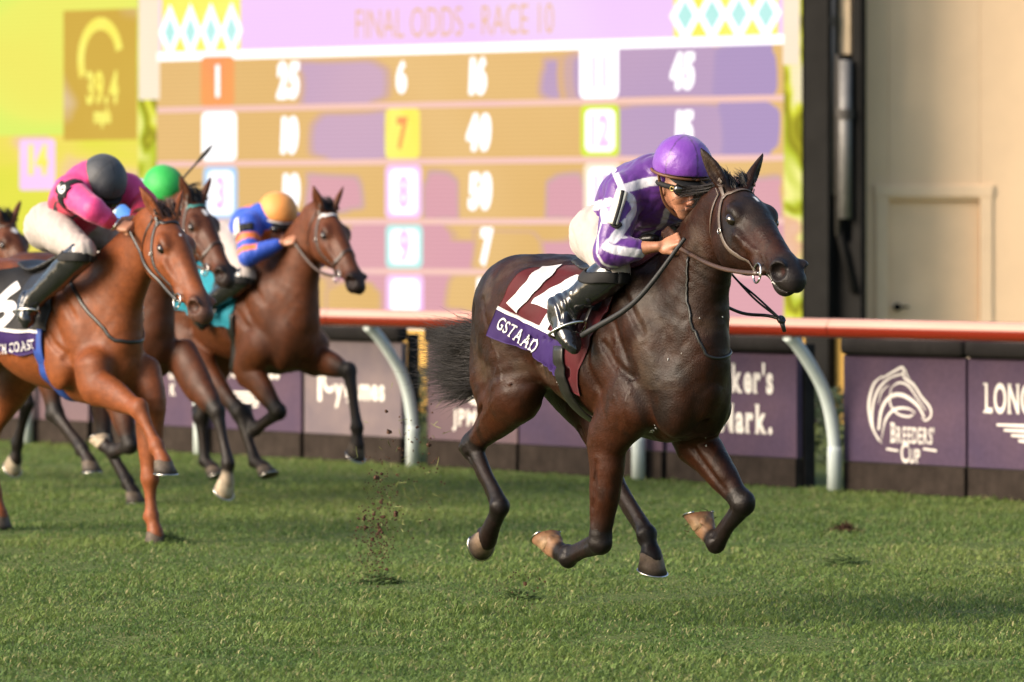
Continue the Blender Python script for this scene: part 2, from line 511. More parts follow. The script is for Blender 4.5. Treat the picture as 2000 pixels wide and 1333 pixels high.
RAIL_A = on_plane(390, 887, (0, 0, 0), (0, 0, 1)); RAIL_B = on_plane(1630, 960, (0, 0, 0), (0, 0, 1))
RD = nz(RAIL_B - RAIL_A); RN = np.array((-RD[1], RD[0], 0)); RN = RN if RN[1] > 0 else -RN      # RN points away from the course
def rail_at(px, off=0.0):
    """ground point of the rail line (moved off metres away from the course) seen at that column"""
    return on_plane(px, 450.0001, RAIL_A + RN * off, RN) * np.array((1, 1, 0))

t = NT("grass_blades")
a = t.n("ShaderNodeVertexColor"); a.layer_name = "col"
b = t.bsdf(a.outputs[0], .55, .35)
tr = t.n("ShaderNodeBsdfTranslucent"); t.l(a.outputs[0], tr.inputs[0])
ms = t.n("ShaderNodeMixShader"); ms.inputs[0].default_value = .42
t.l(b.outputs[0], ms.inputs[1]); t.l(tr.outputs[0], ms.inputs[2]); t.l(ms.outputs[0], t.out.inputs[0])
M_GRASS = t.m
def grass():
    rg = np.random.RandomState(5); P = []
    for y0, y1, dens in ((16.5, 20.5, 3800), (20.5, 25, 3000), (25, 31, 2000), (31, 41, 1300)):
        w = y1 * .104 + 1.0; n = int(dens * (y1 - y0) * 2 * w)
        P.append(np.stack([rg.uniform(-w, w, n), rg.uniform(y0, y1, n), np.zeros(n)], 1))
        n2 = int(dens * .45 * (y1 - y0) * 3.6); x2 = rg.uniform(w, w + 1.8, n2) * np.where(rg.rand(n2) < .5, -1, 1)
        P.append(np.stack([x2, rg.uniform(y0, y1, n2), np.zeros(n2)], 1))
    P = np.concatenate(P)
    side = (P - RAIL_A) @ RN; P = P[side < .30]; n = len(P)
    cl = fbm(P, 1.9, 3, 3); cl2 = fbm(P * np.array((1, .6, 1)), 6.0, 8, 2); cl3 = fbm(P, .45, 14, 2)
    hgt = .023 * np.clip(1 + .60 * cl + .65 * cl2, .2, 2.8) * rg.uniform(.6, 1.3, n)
    tuft = (cl2 > .75) & (cl > .2); hgt[tuft] *= 1.45
    ang = rg.uniform(0, 2 * math.pi, n); lean = rg.uniform(.4, 1.6, n) * hgt
    hgt = hgt * rg.uniform(.65, 1, n)
    wd = rg.uniform(.0022, .0042, n)
    d = np.stack([np.cos(ang), np.sin(ang), 0 * ang], 1); s = np.stack([-np.sin(ang + rg.normal(0, .6, n)), np.cos(ang), 0 * ang], 1)
    up = np.array((0, 0, 1.0))
    b0 = P - s * wd[:, None]; b1 = P + s * wd[:, None]
    m = P + d * (lean * .35)[:, None] + up * (hgt * .62)[:, None]
    m0 = m - s * wd[:, None] * .85; m1 = m + s * wd[:, None] * .85
    tp = P + d * lean[:, None] + up * (hgt * rg.uniform(.75, 1.05, n))[:, None]
    V = np.stack([b0, b1, m1, m0, tp], 1).reshape(-1, 3)
    k = np.arange(n) * 5
    F4 = np.stack([k, k + 1, k + 2, k + 3], 1); F3 = np.stack([k + 3, k + 2, k + 4], 1)
    dark = np.array((.090, .158, .038)); mid = np.array((.190, .258, .064)); dry = np.array((.38, .34, .16)); yel = np.array((.255, .282, .080))
    w = np.clip(.5 + .42 * cl + .22 * cl3 + rg.normal(0, .22, n), 0, 1)[:, None]
    c = dark * (1 - w) + mid * w
    w = np.clip(cl3 * .9 + rg.normal(-.15, .25, n), 0, .8)[:, None]; c = c * (1 - w) + yel * w
    w = (rg.rand(n) < .07 + .09 * np.clip(cl2, 0, 1))[:, None] * .8; c = c * (1 - w) + dry * w
    c = c * rg.uniform(.75, 1.25, (n, 1))
    C = np.repeat(c, 5, 0)
    return mesh_np("turf_grass", V, [F4, F3], M_GRASS, None, True, C)
tag(grass(), kind="stuff", label="short mown green turf of the course", cat="grass")

# ---- running rail: red tube on curved white posts
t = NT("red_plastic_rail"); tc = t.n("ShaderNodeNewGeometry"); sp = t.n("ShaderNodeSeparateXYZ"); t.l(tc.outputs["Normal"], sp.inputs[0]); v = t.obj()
gleam = t.ramp(sp.outputs[2], [(.02, (0,) * 3), (.32, (1,) * 3)]); wn_ = t.noise(3, 5, .7, t.obj(scale=(.6, .6, 3)))
c = t.mix(t.mix((.17, .014, .006), (.13, .012, .006), wn_), t.mix((.58, .33, .26), (.48, .24, .17), wn_), gleam)      # pale sky reflection on the upper side, put into the colour
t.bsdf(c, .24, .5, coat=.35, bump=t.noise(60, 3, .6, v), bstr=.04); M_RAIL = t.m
M_WHITE = plain("white_plastic_post", (.52, .58, .56), .55, .2, var=.06, nscale=8, bstr=.0)
RH_ = 1.04
rail = empty("running_rail", tuple(rail_at(1000)))
tag(rail, "red running rail on curved white posts along the course", "railing")
O_ = rail_at(1000)
def RL(s, off, z): return RD * s + RN * off + np.array((0, 0, z))
sx = [float((rail_at(p) - O_) @ RD) for p in (390, 806, 1247, 1630)]
step = np.mean(np.diff(sx)); sx = [sx[0] - step * 2, sx[0] - step] + sx + [sx[-1] + step, sx[-1] + step * 2]
s0, s1 = sx[0] - 1.0, sx[-1] + 1.0; nseg = 7
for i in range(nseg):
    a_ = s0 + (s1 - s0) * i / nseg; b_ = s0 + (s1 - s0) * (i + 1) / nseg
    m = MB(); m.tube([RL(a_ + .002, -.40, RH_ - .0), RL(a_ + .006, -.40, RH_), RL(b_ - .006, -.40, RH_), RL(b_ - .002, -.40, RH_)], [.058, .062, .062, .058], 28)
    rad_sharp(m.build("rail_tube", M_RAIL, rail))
for s in sx:
    m = MB()
    pts = [(-.395, RH_ - .05), (-.33, .94), (-.22, .82), (-.11, .67), (-.045, .52), (-.012, .37), (0, .26)]
    m.tube([RL(s, o, z) for o, z in catmull(pts, 4)], .0400, 20, up=RD)
    p = m.build("post", M_WHITE, rail)
    m = MB(); m.tube([RL(s, 0, -.02), RL(s, 0, .25), RL(s, 0, .28)], [.046, .046, .044], 20, up=RD); m.build("sleeve", M_WHITE, p)

# ---- advertising boards behind the rail
t = NT("purple_banner"); v = t.obj()
f1 = t.noise(1.3, 3, .5, v); f2 = t.noise(30, 4, .6, v)
c = t.mix(t.ramp(f1, [(.3, (.048, .033, .066)), (.7, (.092, .055, .078))]), t.ramp(f2, [(.3, (.88,) * 3), (.7, (1.1,) * 3)]), 1, 'MULTIPLY')
t.bsdf(c, .6, .15, bump=f1, bstr=.3, bdist=.03); M_BANNER = t.m
t = NT("faded_banner"); v = t.obj(); f1 = t.noise(2.2, 4, .6, v)
c = t.ramp(f1, [(.3, (.095, .074, .092)), (.7, (.175, .130, .128))])
t.bsdf(c, .55, .4, bump=f1, bstr=.3, bdist=.03); M_BANNER2 = t.m
t = NT("rosy_banner"); v = t.obj(); f1 = t.noise(1.7, 4, .6, v)
c = t.ramp(f1, [(.3, (.085, .052, .070)), (.7, (.125, .075, .082))])
t.bsdf(c, .55, .4, bump=f1, bstr=.3, bdist=.03); M_BANNER3 = t.m
M_PAD = plain("dark_padding", (.020, .018, .017), .85, .08, var=.35, nscale=6, bstr=.3, bscale=40)
M_BOARDBASE = plain("board_base", (.030, .023, .019), .9, .08, var=.4, nscale=9, bstr=.4, bscale=60)
M_INK = plain("cream_print", (.66, .62, .57), .6, .3, var=.06, bstr=.05)
BOFF = .07
def board(px0, px1, label, mat, text=None):
    A = rail_at(px0, BOFF); B = rail_at(px1, BOFF); L = np.linalg.norm(B - A); C = (A + B) / 2
    o = empty("advertising_board", tuple(C)); o.rotation_euler = (0, 0, math.atan2(RD[1], RD[0]))
    tag(o, label, "advertising board", "advertising boards behind the rail")
    # local x along the rail, y away from the course, z up; the face looks along -y
    h0, h1, h2 = .19, .86, .985
    m = MB(); m.box((0, .03, (h0 + h1) / 2), (L - .012, .05, h1 - h0), bev=.004); m.build("panel", mat, o, False)
    m = MB(); m.box((0, .02, (h1 + h2) / 2 + .001), (L - .006, .11, h2 - h1), bev=.035); m.build("top_padding", M_PAD, o)
    m = MB(); m.box((0, .03, h0 / 2 - .002), (L - .02, .066, h0 - .004), bev=.008); m.build("base_board", M_BOARDBASE, o, False)
    for sx_ in (-1, 1):
        m = MB(); m.box((sx_ * (L / 2 - .014), .115, .46), (.028, .09, .92), bev=.004); m.build("upright", M_PAD, o, False)
    return o, L
def put_text(o, body, x, z, h, bold=.03, serif=True, sx=1.0, **kw):
    V, F, w = line(body, bold, serif=serif, **kw)
    def mp(V): return np.stack([x + (V[:, 0] - w / 2) * h * sx, np.full(len(V), .0005), z + V[:, 1] * h], 1)
    return letter_mesh("lettering", V, F, mp, M_INK, o)
def ribbon2d(m, pts, w, y=.0008):
    """flat stroke of varying width on a board's face"""
    P = catmull(pts, 6); T = np.gradient(P, axis=0); T /= np.linalg.norm(T, axis=1)[:, None]; N = np.stack([-T[:, 1], T[:, 0]], 1)
    tt = np.linspace(0, 1, len(P)); ww = np.interp(tt, np.linspace(0, 1, len(w)), w) / 2
    a = P + N * ww[:, None]; b = P - N * ww[:, None]; n = len(P)
    V = np.concatenate([np.stack([a[:, 0], np.full(n, y), a[:, 1]], 1), np.stack([b[:, 0], np.full(n, y), b[:, 1]], 1)])
    m.add(V, [[i, i + 1, n + i + 1, n + i] for i in range(n - 1)])
# the horse head board
o, L = board(1645, 1886, "purple board with a white line drawing of a horse head", M_BANNER)
def bp(px, py):
    """place on that board's face under a photo column and row, in metres from its middle"""
    q = on_plane(px, py, RAIL_A + RN * BOFF, RN); return np.array([(q - np.array(o.location)) @ RD, q[2]])
m = MB()
for i, (pts, w) in enumerate((
    ([(1716, 862), (1702, 830), (1697, 790), (1706, 752), (1724, 734)], [.006, .02, .026, .02, .006]),
    ([(1722, 866), (1706, 838), (1704, 800), (1714, 764), (1736, 740), (1764, 730)], [.006, .012, .02, .02, .012, .012]),
    ([(1716, 840), (1722, 800), (1738, 776), (1762, 772), (1790, 790), (1806, 816)], [.02, .024, .024, .026, .022, .014]),
    ([(1722, 858), (1730, 820), (1748, 800), (1772, 798), (1788, 806)], [.004, .018, .020, .014, .006]),
    ([(1722, 740), (1746, 726), (1762, 718), (1768, 724)], [.008, .016, .018, .008]),
    ([(1764, 720), (1766, 738), (1784, 752), (1800, 776), (1816, 796), (1818, 812), (1808, 822), (1800, 816)], [.012, .018, .020, .016, .018, .014, .010, .006]),
    ([(1740, 758), (1756, 748), (1774, 754), (1790, 776), (1808, 802)], [.004, .014, .016, .012, .006]),
    ([(1741, 756), (1738, 780), (1742, 796), (1756, 810), (1776, 814), (1786, 808)], [.006, .014, .014, .014, .014, .004]),
    ([(1716, 790), (1722, 766), (1736, 752)], [.004, .012, .004]), ([(1768, 722), (1772, 734), (1778, 742)], [.01, .012, .004]))):
    ribbon2d(m, [bp(*p) for p in pts], w, .0002 - .0004 * (i % 5))
m.build("horse_head_emblem", M_INK, o, False)
c0 = bp(1781, 866); put_text(o, "BREEDERS'", c0[0], c0[1], .112, .02, True, .50, scale=[1.15] + [.92] * 8)
c0 = bp(1778, 904); put_text(o, "CUP", c0[0], c0[1], .105, .025, True, .62, scale=[1.2, .85, .85])
for a_, b_ in ((1731, 1754), (1803, 1829)):
    m = MB(); A, B = bp(a_, 877), bp(b_, 881); ribbon2d(m, [A, B], [.013, .013]); m.build("emblem_rule", M_INK, o, False)
def wings(o, x, z, s):
    m = MB()
    for sg in (-1, 1):
        for k in range(4):
            ribbon2d(m, [(x + sg * .02 * s, z - .035 * k * s), (x + sg * (.30 - .07 * k) * s, z + (.0 - .034 * k) * s)], [.022 * s, .016 * s])
    ribbon2d(m, [(x, z + .03 * s), (x, z - .15 * s)], [.03 * s, .012 * s])
    m.build("winged_emblem", M_INK, o, False)
o, L = board(1888, 2130, "purple board with large serif lettering at the photo's right edge, beside the horse head board", M_BANNER)
put_text(o, "LONGINES", -.02, .535, .185, .03, True, .55); wings(o, 0, .46, .9)
board(2134, 2390, "plain purple board outside the right edge of the photo", M_BANNER)
o, L = board(1300, 1556, "purple board with two lines of white lettering behind the lead horse's chest", M_BANNER)
put_text(o, "Maker's", .095, .605, .185, .05, True, .66); put_text(o, "Mark.", .150, .345, .185, .05, True, .72)
o, L = board(1012, 1294, "purple board partly hidden behind the lead horse's belly", M_BANNER)
put_text(o, "V", -.30, .49, .22, .03, True, .8); put_text(o, "n", -.12, .59, .12, .03, True, .8)
o, L = board(832, 1010, "rosy purple board with a round white emblem above blurred lettering", M_BANNER3)
put_text(o, "JPM x", .0, .30, .115, .035, True, .95)
m = MB(); q = np.linspace(0, 2 * math.pi, 28, endpoint=False)
m.add(np.concatenate([[[.06, .0006, .545]], np.stack([.06 + .13 * np.cos(q), 0 * q + .0006, .545 + .105 * np.sin(q)], 1)]), [[0, i + 1, (i + 1) % 28 + 1] for i in range(28)]); m.build("round_emblem", M_INK, o, False)
o, L = board(592, 784, "faded lilac board with mixed size white lettering, muddy along its edge", M_BANNER2)
put_text(o, "1Cygames", -.01, .45, .165, .05, False, .80, gap=.08, rise=[-.08, .28, -.05, 0, 0, 0, 0, 0], scale=[1.6, 1.05, 1.0, .95, .95, .95, .95, .95])
o, L = board(396, 588, "purple board with white winged emblem between the two bay horses' legs", M_BANNER)
put_text(o, "LONGINES", 0, .575, .185, .035, True, .52); wings(o, .0, .46, .9)
o, L = board(180, 378, "purple board behind the chestnut horse's forelegs", M_BANNER)
put_text(o, "of", .40, .54, .10, .03, True, .8); put_text(o, "K", .40, .42, .09, .03, True, .8)
o, L = board(-30, 172, "rosy purple board behind the chestnut horse's belly at the photo's left edge", M_BANNER3)
o, L = board(-260, -40, "purple board outside the left edge of the photo", M_BANNER)

# ---- what stands behind the boards: a yellow wall with a clipped hedge before it
def strip(name, pxa, pxb, off, z0, z1, dep, mat):
    A = rail_at(pxa, off); B = rail_at(pxb, off); C = (A + B) / 2
    m = MB(); a = math.atan2(RD[1], RD[0]); Mx = np.array([[math.cos(a), -math.sin(a), 0], [math.sin(a), math.cos(a), 0], [0, 0, 1]])
    m.box(C + np.array((0, 0, (z0 + z1) / 2)), (np.linalg.norm(B - A), dep, z1 - z0), Mx); return m.build(name, mat, None, False)
M_YELLOW = plain("ochre_wall_paint", (.42, .25, .06), .8, .3, var=.2, nscale=2)
LED_N = nz((-.62, -.785, 0)); LED_D = np.array((.785, -.62, 0)); LED_P = np.array((0, 46.0, 0))
def led(px, py, off=0.0): return on_plane(px, py, LED_P + LED_N * off, LED_N)
def wall_piece(px0, px1, z0, z1, dep, off=0.0):
    A = led(px0, 449.999, off) * np.array((1, 1, 0)); B = led(px1, 449.999, off) * np.array((1, 1, 0)); C = (A + B) / 2 - LED_N * dep / 2
    a = math.atan2(LED_D[1], LED_D[0]); Mx = np.array([[math.cos(a), -math.sin(a), 0], [math.sin(a), math.cos(a), 0], [0, 0, 1]])
    return C + np.array((0, 0, (z0 + z1) / 2)), (np.linalg.norm(B - A), dep, z1 - z0), Mx
m = MB(); m.box(*wall_piece(-500, 1690, 0, .74, .3, .05)); o = m.build("low_wall", M_YELLOW, None, False)
tag(o, "low ochre wall under the lit screen, seen through the gaps between boards", "wall")
M_LEAF = plain("hedge_leaf", (.030, .048, .020), .6, .4, var=.5, nscale=20)
def hedge():
    rg = np.random.RandomState(2); A = rail_at(-300, 2.4); B = rail_at(1700, 2.4); n = 26000
    P = A + (B - A) * rg.rand(n)[:, None] + RN * rg.uniform(-.25, .25, n)[:, None]; P[:, 2] = .56 * rg.rand(n) ** .7 * (1 + .15 * fbm(P, 2, 4, 2))
    d = rg.normal(0, 1, (n, 3)); d /= np.linalg.norm(d, axis=1)[:, None]; e = np.cross(d, rg.normal(0, 1, (n, 3))); e /= np.linalg.norm(e, axis=1)[:, None]
    s = rg.uniform(.012, .03, n)[:, None]
    V = np.stack([P - d * s, P + e * s * .5, P + d * s, P - e * s * .5], 1).reshape(-1, 3); k = np.arange(n) * 4
    return mesh_np("hedge", V, np.stack([k, k + 1, k + 2, k + 3], 1), M_LEAF, None, False)
tag(hedge(), "low dark clipped hedge between the boards and the ochre wall", "hedge")

# ---- the lit screen
LEDK = .585
def led_mat(name, stops, scale=.55, line_amt=.06, strength=1.0, seed=0, stretch=1.0):
    t = NT(name); tc = t.n("ShaderNodeTexCoord"); mp = t.n("ShaderNodeMapping"); t.l(tc.outputs["Object"], mp.inputs[0])
    mp.inputs["Location"].default_value = (seed * 3.7, seed * 1.9, seed * 2.3); mp.inputs["Scale"].default_value = (1, 1, stretch)
    f = t.noise(scale, 2.5, .45, mp.outputs[0], .6)
    c = t.ramp(f, stops)
    w = t.n("ShaderNodeTexWave", wave_type='BANDS', bands_direction='Z'); w.inputs["Scale"].default_value = 8.0
    t.l(tc.outputs["Object"], w.inputs["Vector"])
    l = t.ramp(w.outputs[0], [(0.2, (1 - line_amt,) * 3), (.8, (1 + line_amt,) * 3)])
    t.emit(t.mix(c, l, 1.0, "MULTIPLY"), strength * LEDK); return t.m
GOLD = lin((238, 197, 134)); GOLD2 = lin((228, 184, 114)); ROSE = lin((226, 172, 172)); LILAC = lin((196, 166, 196)); PEACH = lin((228, 180, 120))
M_HEAD = led_mat("screen_header", [(.0, lin((255, 214, 255))), (.5, lin((246, 206, 255))), (1, lin((255, 232, 252)))], .3, .03, 1.0, 2)
M_SEP = led_mat("screen_line", [(0, lin((246, 196, 200))), (.5, lin((252, 206, 190))), (1, lin((244, 190, 222)))], .6, .03)
M_LWHITE = led_mat("screen_white", [(0, (1.0, .97, .98)), (1, (1.05, 1.0, 1.0))], .3, 0, 1.5)
M_LCREAM = led_mat("screen_cream", [(0, lin((255, 240, 214))), (1, lin((255, 228, 200)))], .7, .03, 1.05)
M_LRED = led_mat("screen_orange", [(0, lin((250, 150, 110))), (1, lin((255, 186, 90)))], 1.4, .03)
M_LYEL = led_mat("screen_yellow", [(0, lin((255, 226, 60))), (.6, lin((255, 246, 120))), (1, lin((255, 200, 60)))], 1.6, .03, 1.05)
M_LPINK = led_mat("screen_pink", [(0, lin((255, 190, 250))), (1, lin((255, 226, 255)))], 1, .03)
M_LCYAN = led_mat("screen_cyan", [(0, lin((176, 240, 226))), (1, lin((214, 250, 250)))], 1, .03)
M_LBLUE = led_mat("screen_blue", [(0, lin((170, 206, 255))), (1, lin((206, 240, 255)))], 1, .03)
M_LGREEN = led_mat("screen_green", [(0, lin((206, 236, 60))), (1, lin((236, 246, 90)))], 1, .03)
M_LGOLDTXT = led_mat("screen_gold_text", [(0, lin((240, 190, 120))), (1, lin((246, 200, 150)))], 1, .03)
M_VGRASS = led_mat("screen_grass", [(0, lin((178, 236, 100))), (.42, lin((214, 246, 112))), (.55, lin((240, 240, 110))), (1, lin((248, 226, 100)))], .45, .04, 1.0, 3, 1.6)
M_VFIELD = led_mat("screen_field", [(0, lin((206, 230, 60))), (.44, lin((236, 230, 84))), (.56, lin((246, 226, 104))), (.62, lin((246, 206, 160))), (1, lin((190, 232, 70)))], .5, .04, 1.0, 5, 2.6)
M_VGOLD = led_mat("screen_gauge_field", [(0, lin((222, 190, 88))), (.56, lin((214, 176, 76))), (.62, lin((226, 196, 150))), (1, lin((226, 200, 150)))], .6, .04, 1.0, 6)
M_EDGE = led_mat("screen_edge", [(.0, lin((255, 236, 214))), (.38, lin((255, 240, 190))), (.44, lin((236, 236, 70))), (.50, lin((150, 140, 40))), (.55, lin((200, 210, 60))), (.60, lin((255, 250, 150))), (.66, lin((240, 190, 150))), (1, lin((250, 214, 214)))], 2.0, .06, 1.0, 2, .7)
M_FRAME = plain("dark_steel_frame", (.011, .0105, .010), .8, .08, var=.3, nscale=3, bstr=.1)
screen = empty("video_screen", (0, 46, 0)); tag(screen, "huge lit screen of gold and pink odds rows and a speed gauge", "screen")
SO = np.array((0, 46.0, 0))
def lrect(name, x0, y0, x1, y1, mat, layer=0, parent=None, round_=0.0):
    """rectangle on the screen's plane; x0,y0 and x1,y1 are opposite corners; sides stay upright and level"""
    A = led(x0, y0, .004 * layer); B = led(x1, y1, .004 * layer)
    za, zb = A[2], B[2]; a2 = A * np.array((1, 1, 0)); b2 = B * np.array((1, 1, 0)); L = np.linalg.norm(b2 - a2); m = MB()
    if round_:
        r = round_; pts = []
        for cx, cz, q0 in ((L - r, za - r, 0), (r, za - r, 90), (r, zb + r, 180), (L - r, zb + r, 270)):
            for q in np.linspace(q0, q0 + 90, 6): pts.append((cx + r * math.cos(R(q)), cz + r * math.sin(R(q))))
    else: pts = [(L, za), (0, za), (0, zb), (L, zb)]
    d = (b2 - a2) / L
    V = np.array([a2 + d * x + np.array((0, 0, z)) - SO for x, z in pts]); n = len(V)
    F = np.array([[0, i, i + 1] for i in range(1, n - 1)])
    m.add(V, F); return m.build(name, mat, parent or screen, False)
def ltext(body, px, py, h, mat, layer, bold=.03, sx=1.0, parent=None, shear=0.0, fat=0.0, gap=None):
    """lettering on the screen whose middle sits under the photo column and row; h in photo rows; fat = how far the glow spreads each stroke"""
    if gap is None: V, F = glyphs(body, min(bold, .06))
    else: V, F, _ = line(body, min(bold, .05), gap)
    V = V - (V.min(0) + V.max(0)) / 2
    P = led(px, py, .004 * layer); mpp = (P[1]) / FPX; out = []; FF = []; n = len(V)
    offs = [(0, 0)] + ([(fat * math.cos(q), fat * math.sin(q)) for q in np.linspace(0, 2 * math.pi, 12, endpoint=False)] if fat else [])
    for k, (ox, oy) in enumerate(offs):
        o = P + np.outer(V[:, 0] * h * mpp * sx / .98 + shear * V[:, 1] * h * mpp + ox * h * mpp, LED_D) + LED_N * .0003 * k
        o[:, 2] += (V[:, 1] + oy) * h * mpp; out.append(o - SO); FF.append(F + n * k)
    return mesh_np("lettering", np.concatenate(out), np.concatenate(FF), mat, parent or screen, False)
# carcass
m = MB(); c_, s_, Mx = wall_piece(-700, 1570, .73, 6.2, .5, -.012); m.box(c_ - SO, s_, Mx); m.build("cabinet", M_FRAME, screen, False)
# heights on the screen at column 1000 (rows of the photograph)
def zrow(py): return led(1000, py)[2]
def row_y(px, y1000):
    P = led(px, 450.0); return 450 - (zrow(y1000) - CAM_H) * FPX / P[1]
def band(name, x0, x1, ya, yb, mat, layer, round_=0.0, parent=None):
    return lrect(name, x0, row_y(x0, ya), x1, row_y(x1, yb), mat, layer, parent, round_)
band("header_band", 306, 1531, -60, 92, M_HEAD, 1)
lines_ = [92, 202, 314, 433, 532, 628]
M_GOLDROW = led_mat("screen_gold", [(.25, GOLD), (.75, GOLD2)], .5, .06, seed=1); M_LILACROW = led_mat("screen_lilac", [(.25, lin((212, 176, 196))), (.75, lin((184, 158, 196)))], .3, .06, seed=2)
M_BLUEROW = led_mat("screen_violet", [(.25, lin((170, 148, 200))), (.75, lin((184, 158, 196)))], .5, .06, seed=3); M_ROSEROW = led_mat("screen_rose", [(.25, lin((228, 172, 178))), (.75, lin((222, 164, 176)))], .4, .06, seed=4)
rows_ = [band("odds_row", 306, 1531, lines_[i], lines_[i + 1], (M_GOLDROW, M_GOLDROW, M_GOLDROW, M_ROSEROW, M_ROSEROW)[i], 1) for i in range(5)]
M_MID1 = led_mat('screen_tint', [(0, lin((226, 184, 146))), (1, lin((220, 178, 142)))], .4, .06); M_MID2 = led_mat('screen_tint', [(0, lin((216, 178, 172))), (1, lin((208, 172, 170)))], .4, .06); M_MID3 = led_mat('screen_tint', [(0, lin((186, 160, 196))), (1, lin((180, 156, 196)))], .4, .06)
def blot(row, x0, x1, f0, f1, mat, layer, seed):
    """softly shaped patch of another tint within one row of the screen; f0, f1 = share of the row's height"""
    rg = np.random.RandomState(seed); ya, yb = lines_[row], lines_[row + 1]; V = []; n = 40
    for k in range(n):
        q = 2 * math.pi * k / n; sq = lambda v: math.copysign(abs(v) ** .42, v)
        w = 1 + .07 * math.sin(3 * q + seed) + .05 * math.sin(5 * q + 2 * seed)
        u = .5 + .5 * sq(math.cos(q)) * w; v = .5 - .5 * sq(math.sin(q)) * w
        px = x0 + (x1 - x0) * u; yy = ya + (yb - ya) * min(max(f0 + (f1 - f0) * v, 0.03), .97)
        P = led(min(px, 1528), row_y(min(px, 1528), yy), .004 * layer); V.append(P - SO)
    V = np.array([np.mean(V, 0)] + V); mesh_np("row_tint", V, np.array([[0, k + 1, (k + 1) % n + 1] for k in range(n)]), mat, rows_[row], False)
for q_, (row, x0, x1, f0, f1, mat) in enumerate(((0, 590, 742, .2, .98, M_LILACROW), (0, 1060, 1180, .3, .9, M_LILACROW), (0, 1120, 1440, .05, .98, M_LILACROW), (0, 1400, 1518, .08, .98, M_BLUEROW),
    (1, 620, 756, .14, .96, M_LILACROW), (1, 1190, 1440, .08, .98, M_LILACROW), (1, 1410, 1518, .08, .98, M_BLUEROW), (2, 600, 700, .25, .8, M_ROSEROW), (2, 830, 892, .25, .96, M_ROSEROW), (2, 1070, 1140, .3, .95, M_ROSEROW), (2, 1400, 1530, .35, .98, M_ROSEROW),
    (3, 330, 660, .05, .95, M_GOLDROW), (3, 880, 1130, .02, .35, M_GOLDROW), (3, 925, 1050, .2, .97, M_GOLDROW), (4, 330, 640, .05, .95, M_GOLDROW), (4, 640, 740, .3, .98, M_GOLDROW), (4, 880, 1010, .05, .8, M_GOLDROW))):
    k_ = .10 * (x1 - x0)
    for e_, (g_, mt) in enumerate(((1.0, M_MID1), (.55, M_MID2), (0.0, mat)) if mat is not M_GOLDROW and mat is not M_BLUEROW else ((.6, M_MID1 if mat is M_GOLDROW else M_MID3), (0.0, mat))):
        blot(row, x0 - k_ * g_, x1 + k_ * g_ * (x1 < 1500), f0 - .09 * g_, f1 + .09 * g_, mt, 1.2 + .035 * (q_ % 7) + .008 * e_, q_ + 1)
for i, yy in enumerate(lines_[:5]): band("row_line", 306, 1531, yy - (9 if i == 0 else 6), yy + (9 if i == 0 else 6), M_LWHITE if i == 0 else M_SEP, 2)
band("foot_band", -200, 1531, 624, 646, M_LWHITE, 2)
band("screen_border", 270, 306, -60, 646, M_EDGE, 1); band("screen_border", 1531, 1566, -60, 646, M_EDGE, 1)
band("screen_border", 271, 312, -60, 180, M_LCREAM, 2); band("screen_border", 1529, 1562, -60, 140, M_LCREAM, 2)
# picture of the race at the left
band("video_picture", -400, 270, -60, 250, M_VGRASS, 1); band("video_picture", -400, 270, 250, 646, M_VFIELD, 1)
g = band("speed_gauge", 124, 268, -10, 262, M_VGOLD, 2)
m = MB(); P = led(196, 118, .012); mpp = P[1] / FPX
V = []; nA = 40
for q in np.linspace(R(205), R(15), nA):
    for r_ in (44 + 16 * smooth01(q, R(15), R(25)) * 0, 62): V.append(P + LED_D * (math.cos(q) * r_ * mpp * .98) + np.array((0, 0, math.sin(q) * r_ * mpp * 1.35)) - SO)
m.add(V, [[2 * i, 2 * i + 1, 2 * i + 3, 2 * i + 2] for i in range(nA - 1)]); m.build("gauge_arc", M_LYEL, g, False)
ltext("39.4", 200, 172, 62, M_LYEL, 3, .04, .50, g, 0, .012, .14); ltext("mph", 200, 230, 30, M_LYEL, 3, .05, .6, g, 0, .02)
b_ = band("number_tile", 38, 108, 258, 366, M_LPINK, 3, .04); ltext("14", 75, 312, 56, M_LYEL, 4, .05, .74, b_, 0, .02, .22)
# header writing and the two diamond ornaments
ltext("FINAL ODDS - RACE 10", 885, 42, 62, M_LGOLDTXT, 2, -.012, .56)
def diamonds(px0, px1, first):
    m = MB(); m2 = MB(); n = 4; w = (px1 - px0) / n
    for k in range(n):
        cx = px0 + w * (k + .5); P = led(cx, row_y(cx, 42), .010); mpp = P[1] / FPX; Q = led(cx, row_y(cx, 42), .014)
        hw, hh = w * .56 * mpp / .785, 56 * mpp
        for mm, c_, s_ in ((m, P, 1.0), (m2, Q, .56)):
            mm.add(np.array([c_ + LED_D * hw * s_, c_ + np.array((0, 0, hh * s_)), c_ - LED_D * hw * s_, c_ - np.array((0, 0, hh * s_))]) - SO, [[0, 1, 2, 3]])
    o = m.build("diamond_ornament", M_LWHITE, screen, False); m2.build("diamond_core", M_LCYAN, o, False)
band("ornament_field", 316, 470, -60, 92 - 9, M_LYEL, 2); band("ornament_field", 1316, 1520, -60, 92 - 9, M_LYEL, 2)
diamonds(312, 472, 0); diamonds(1312, 1522, 1)
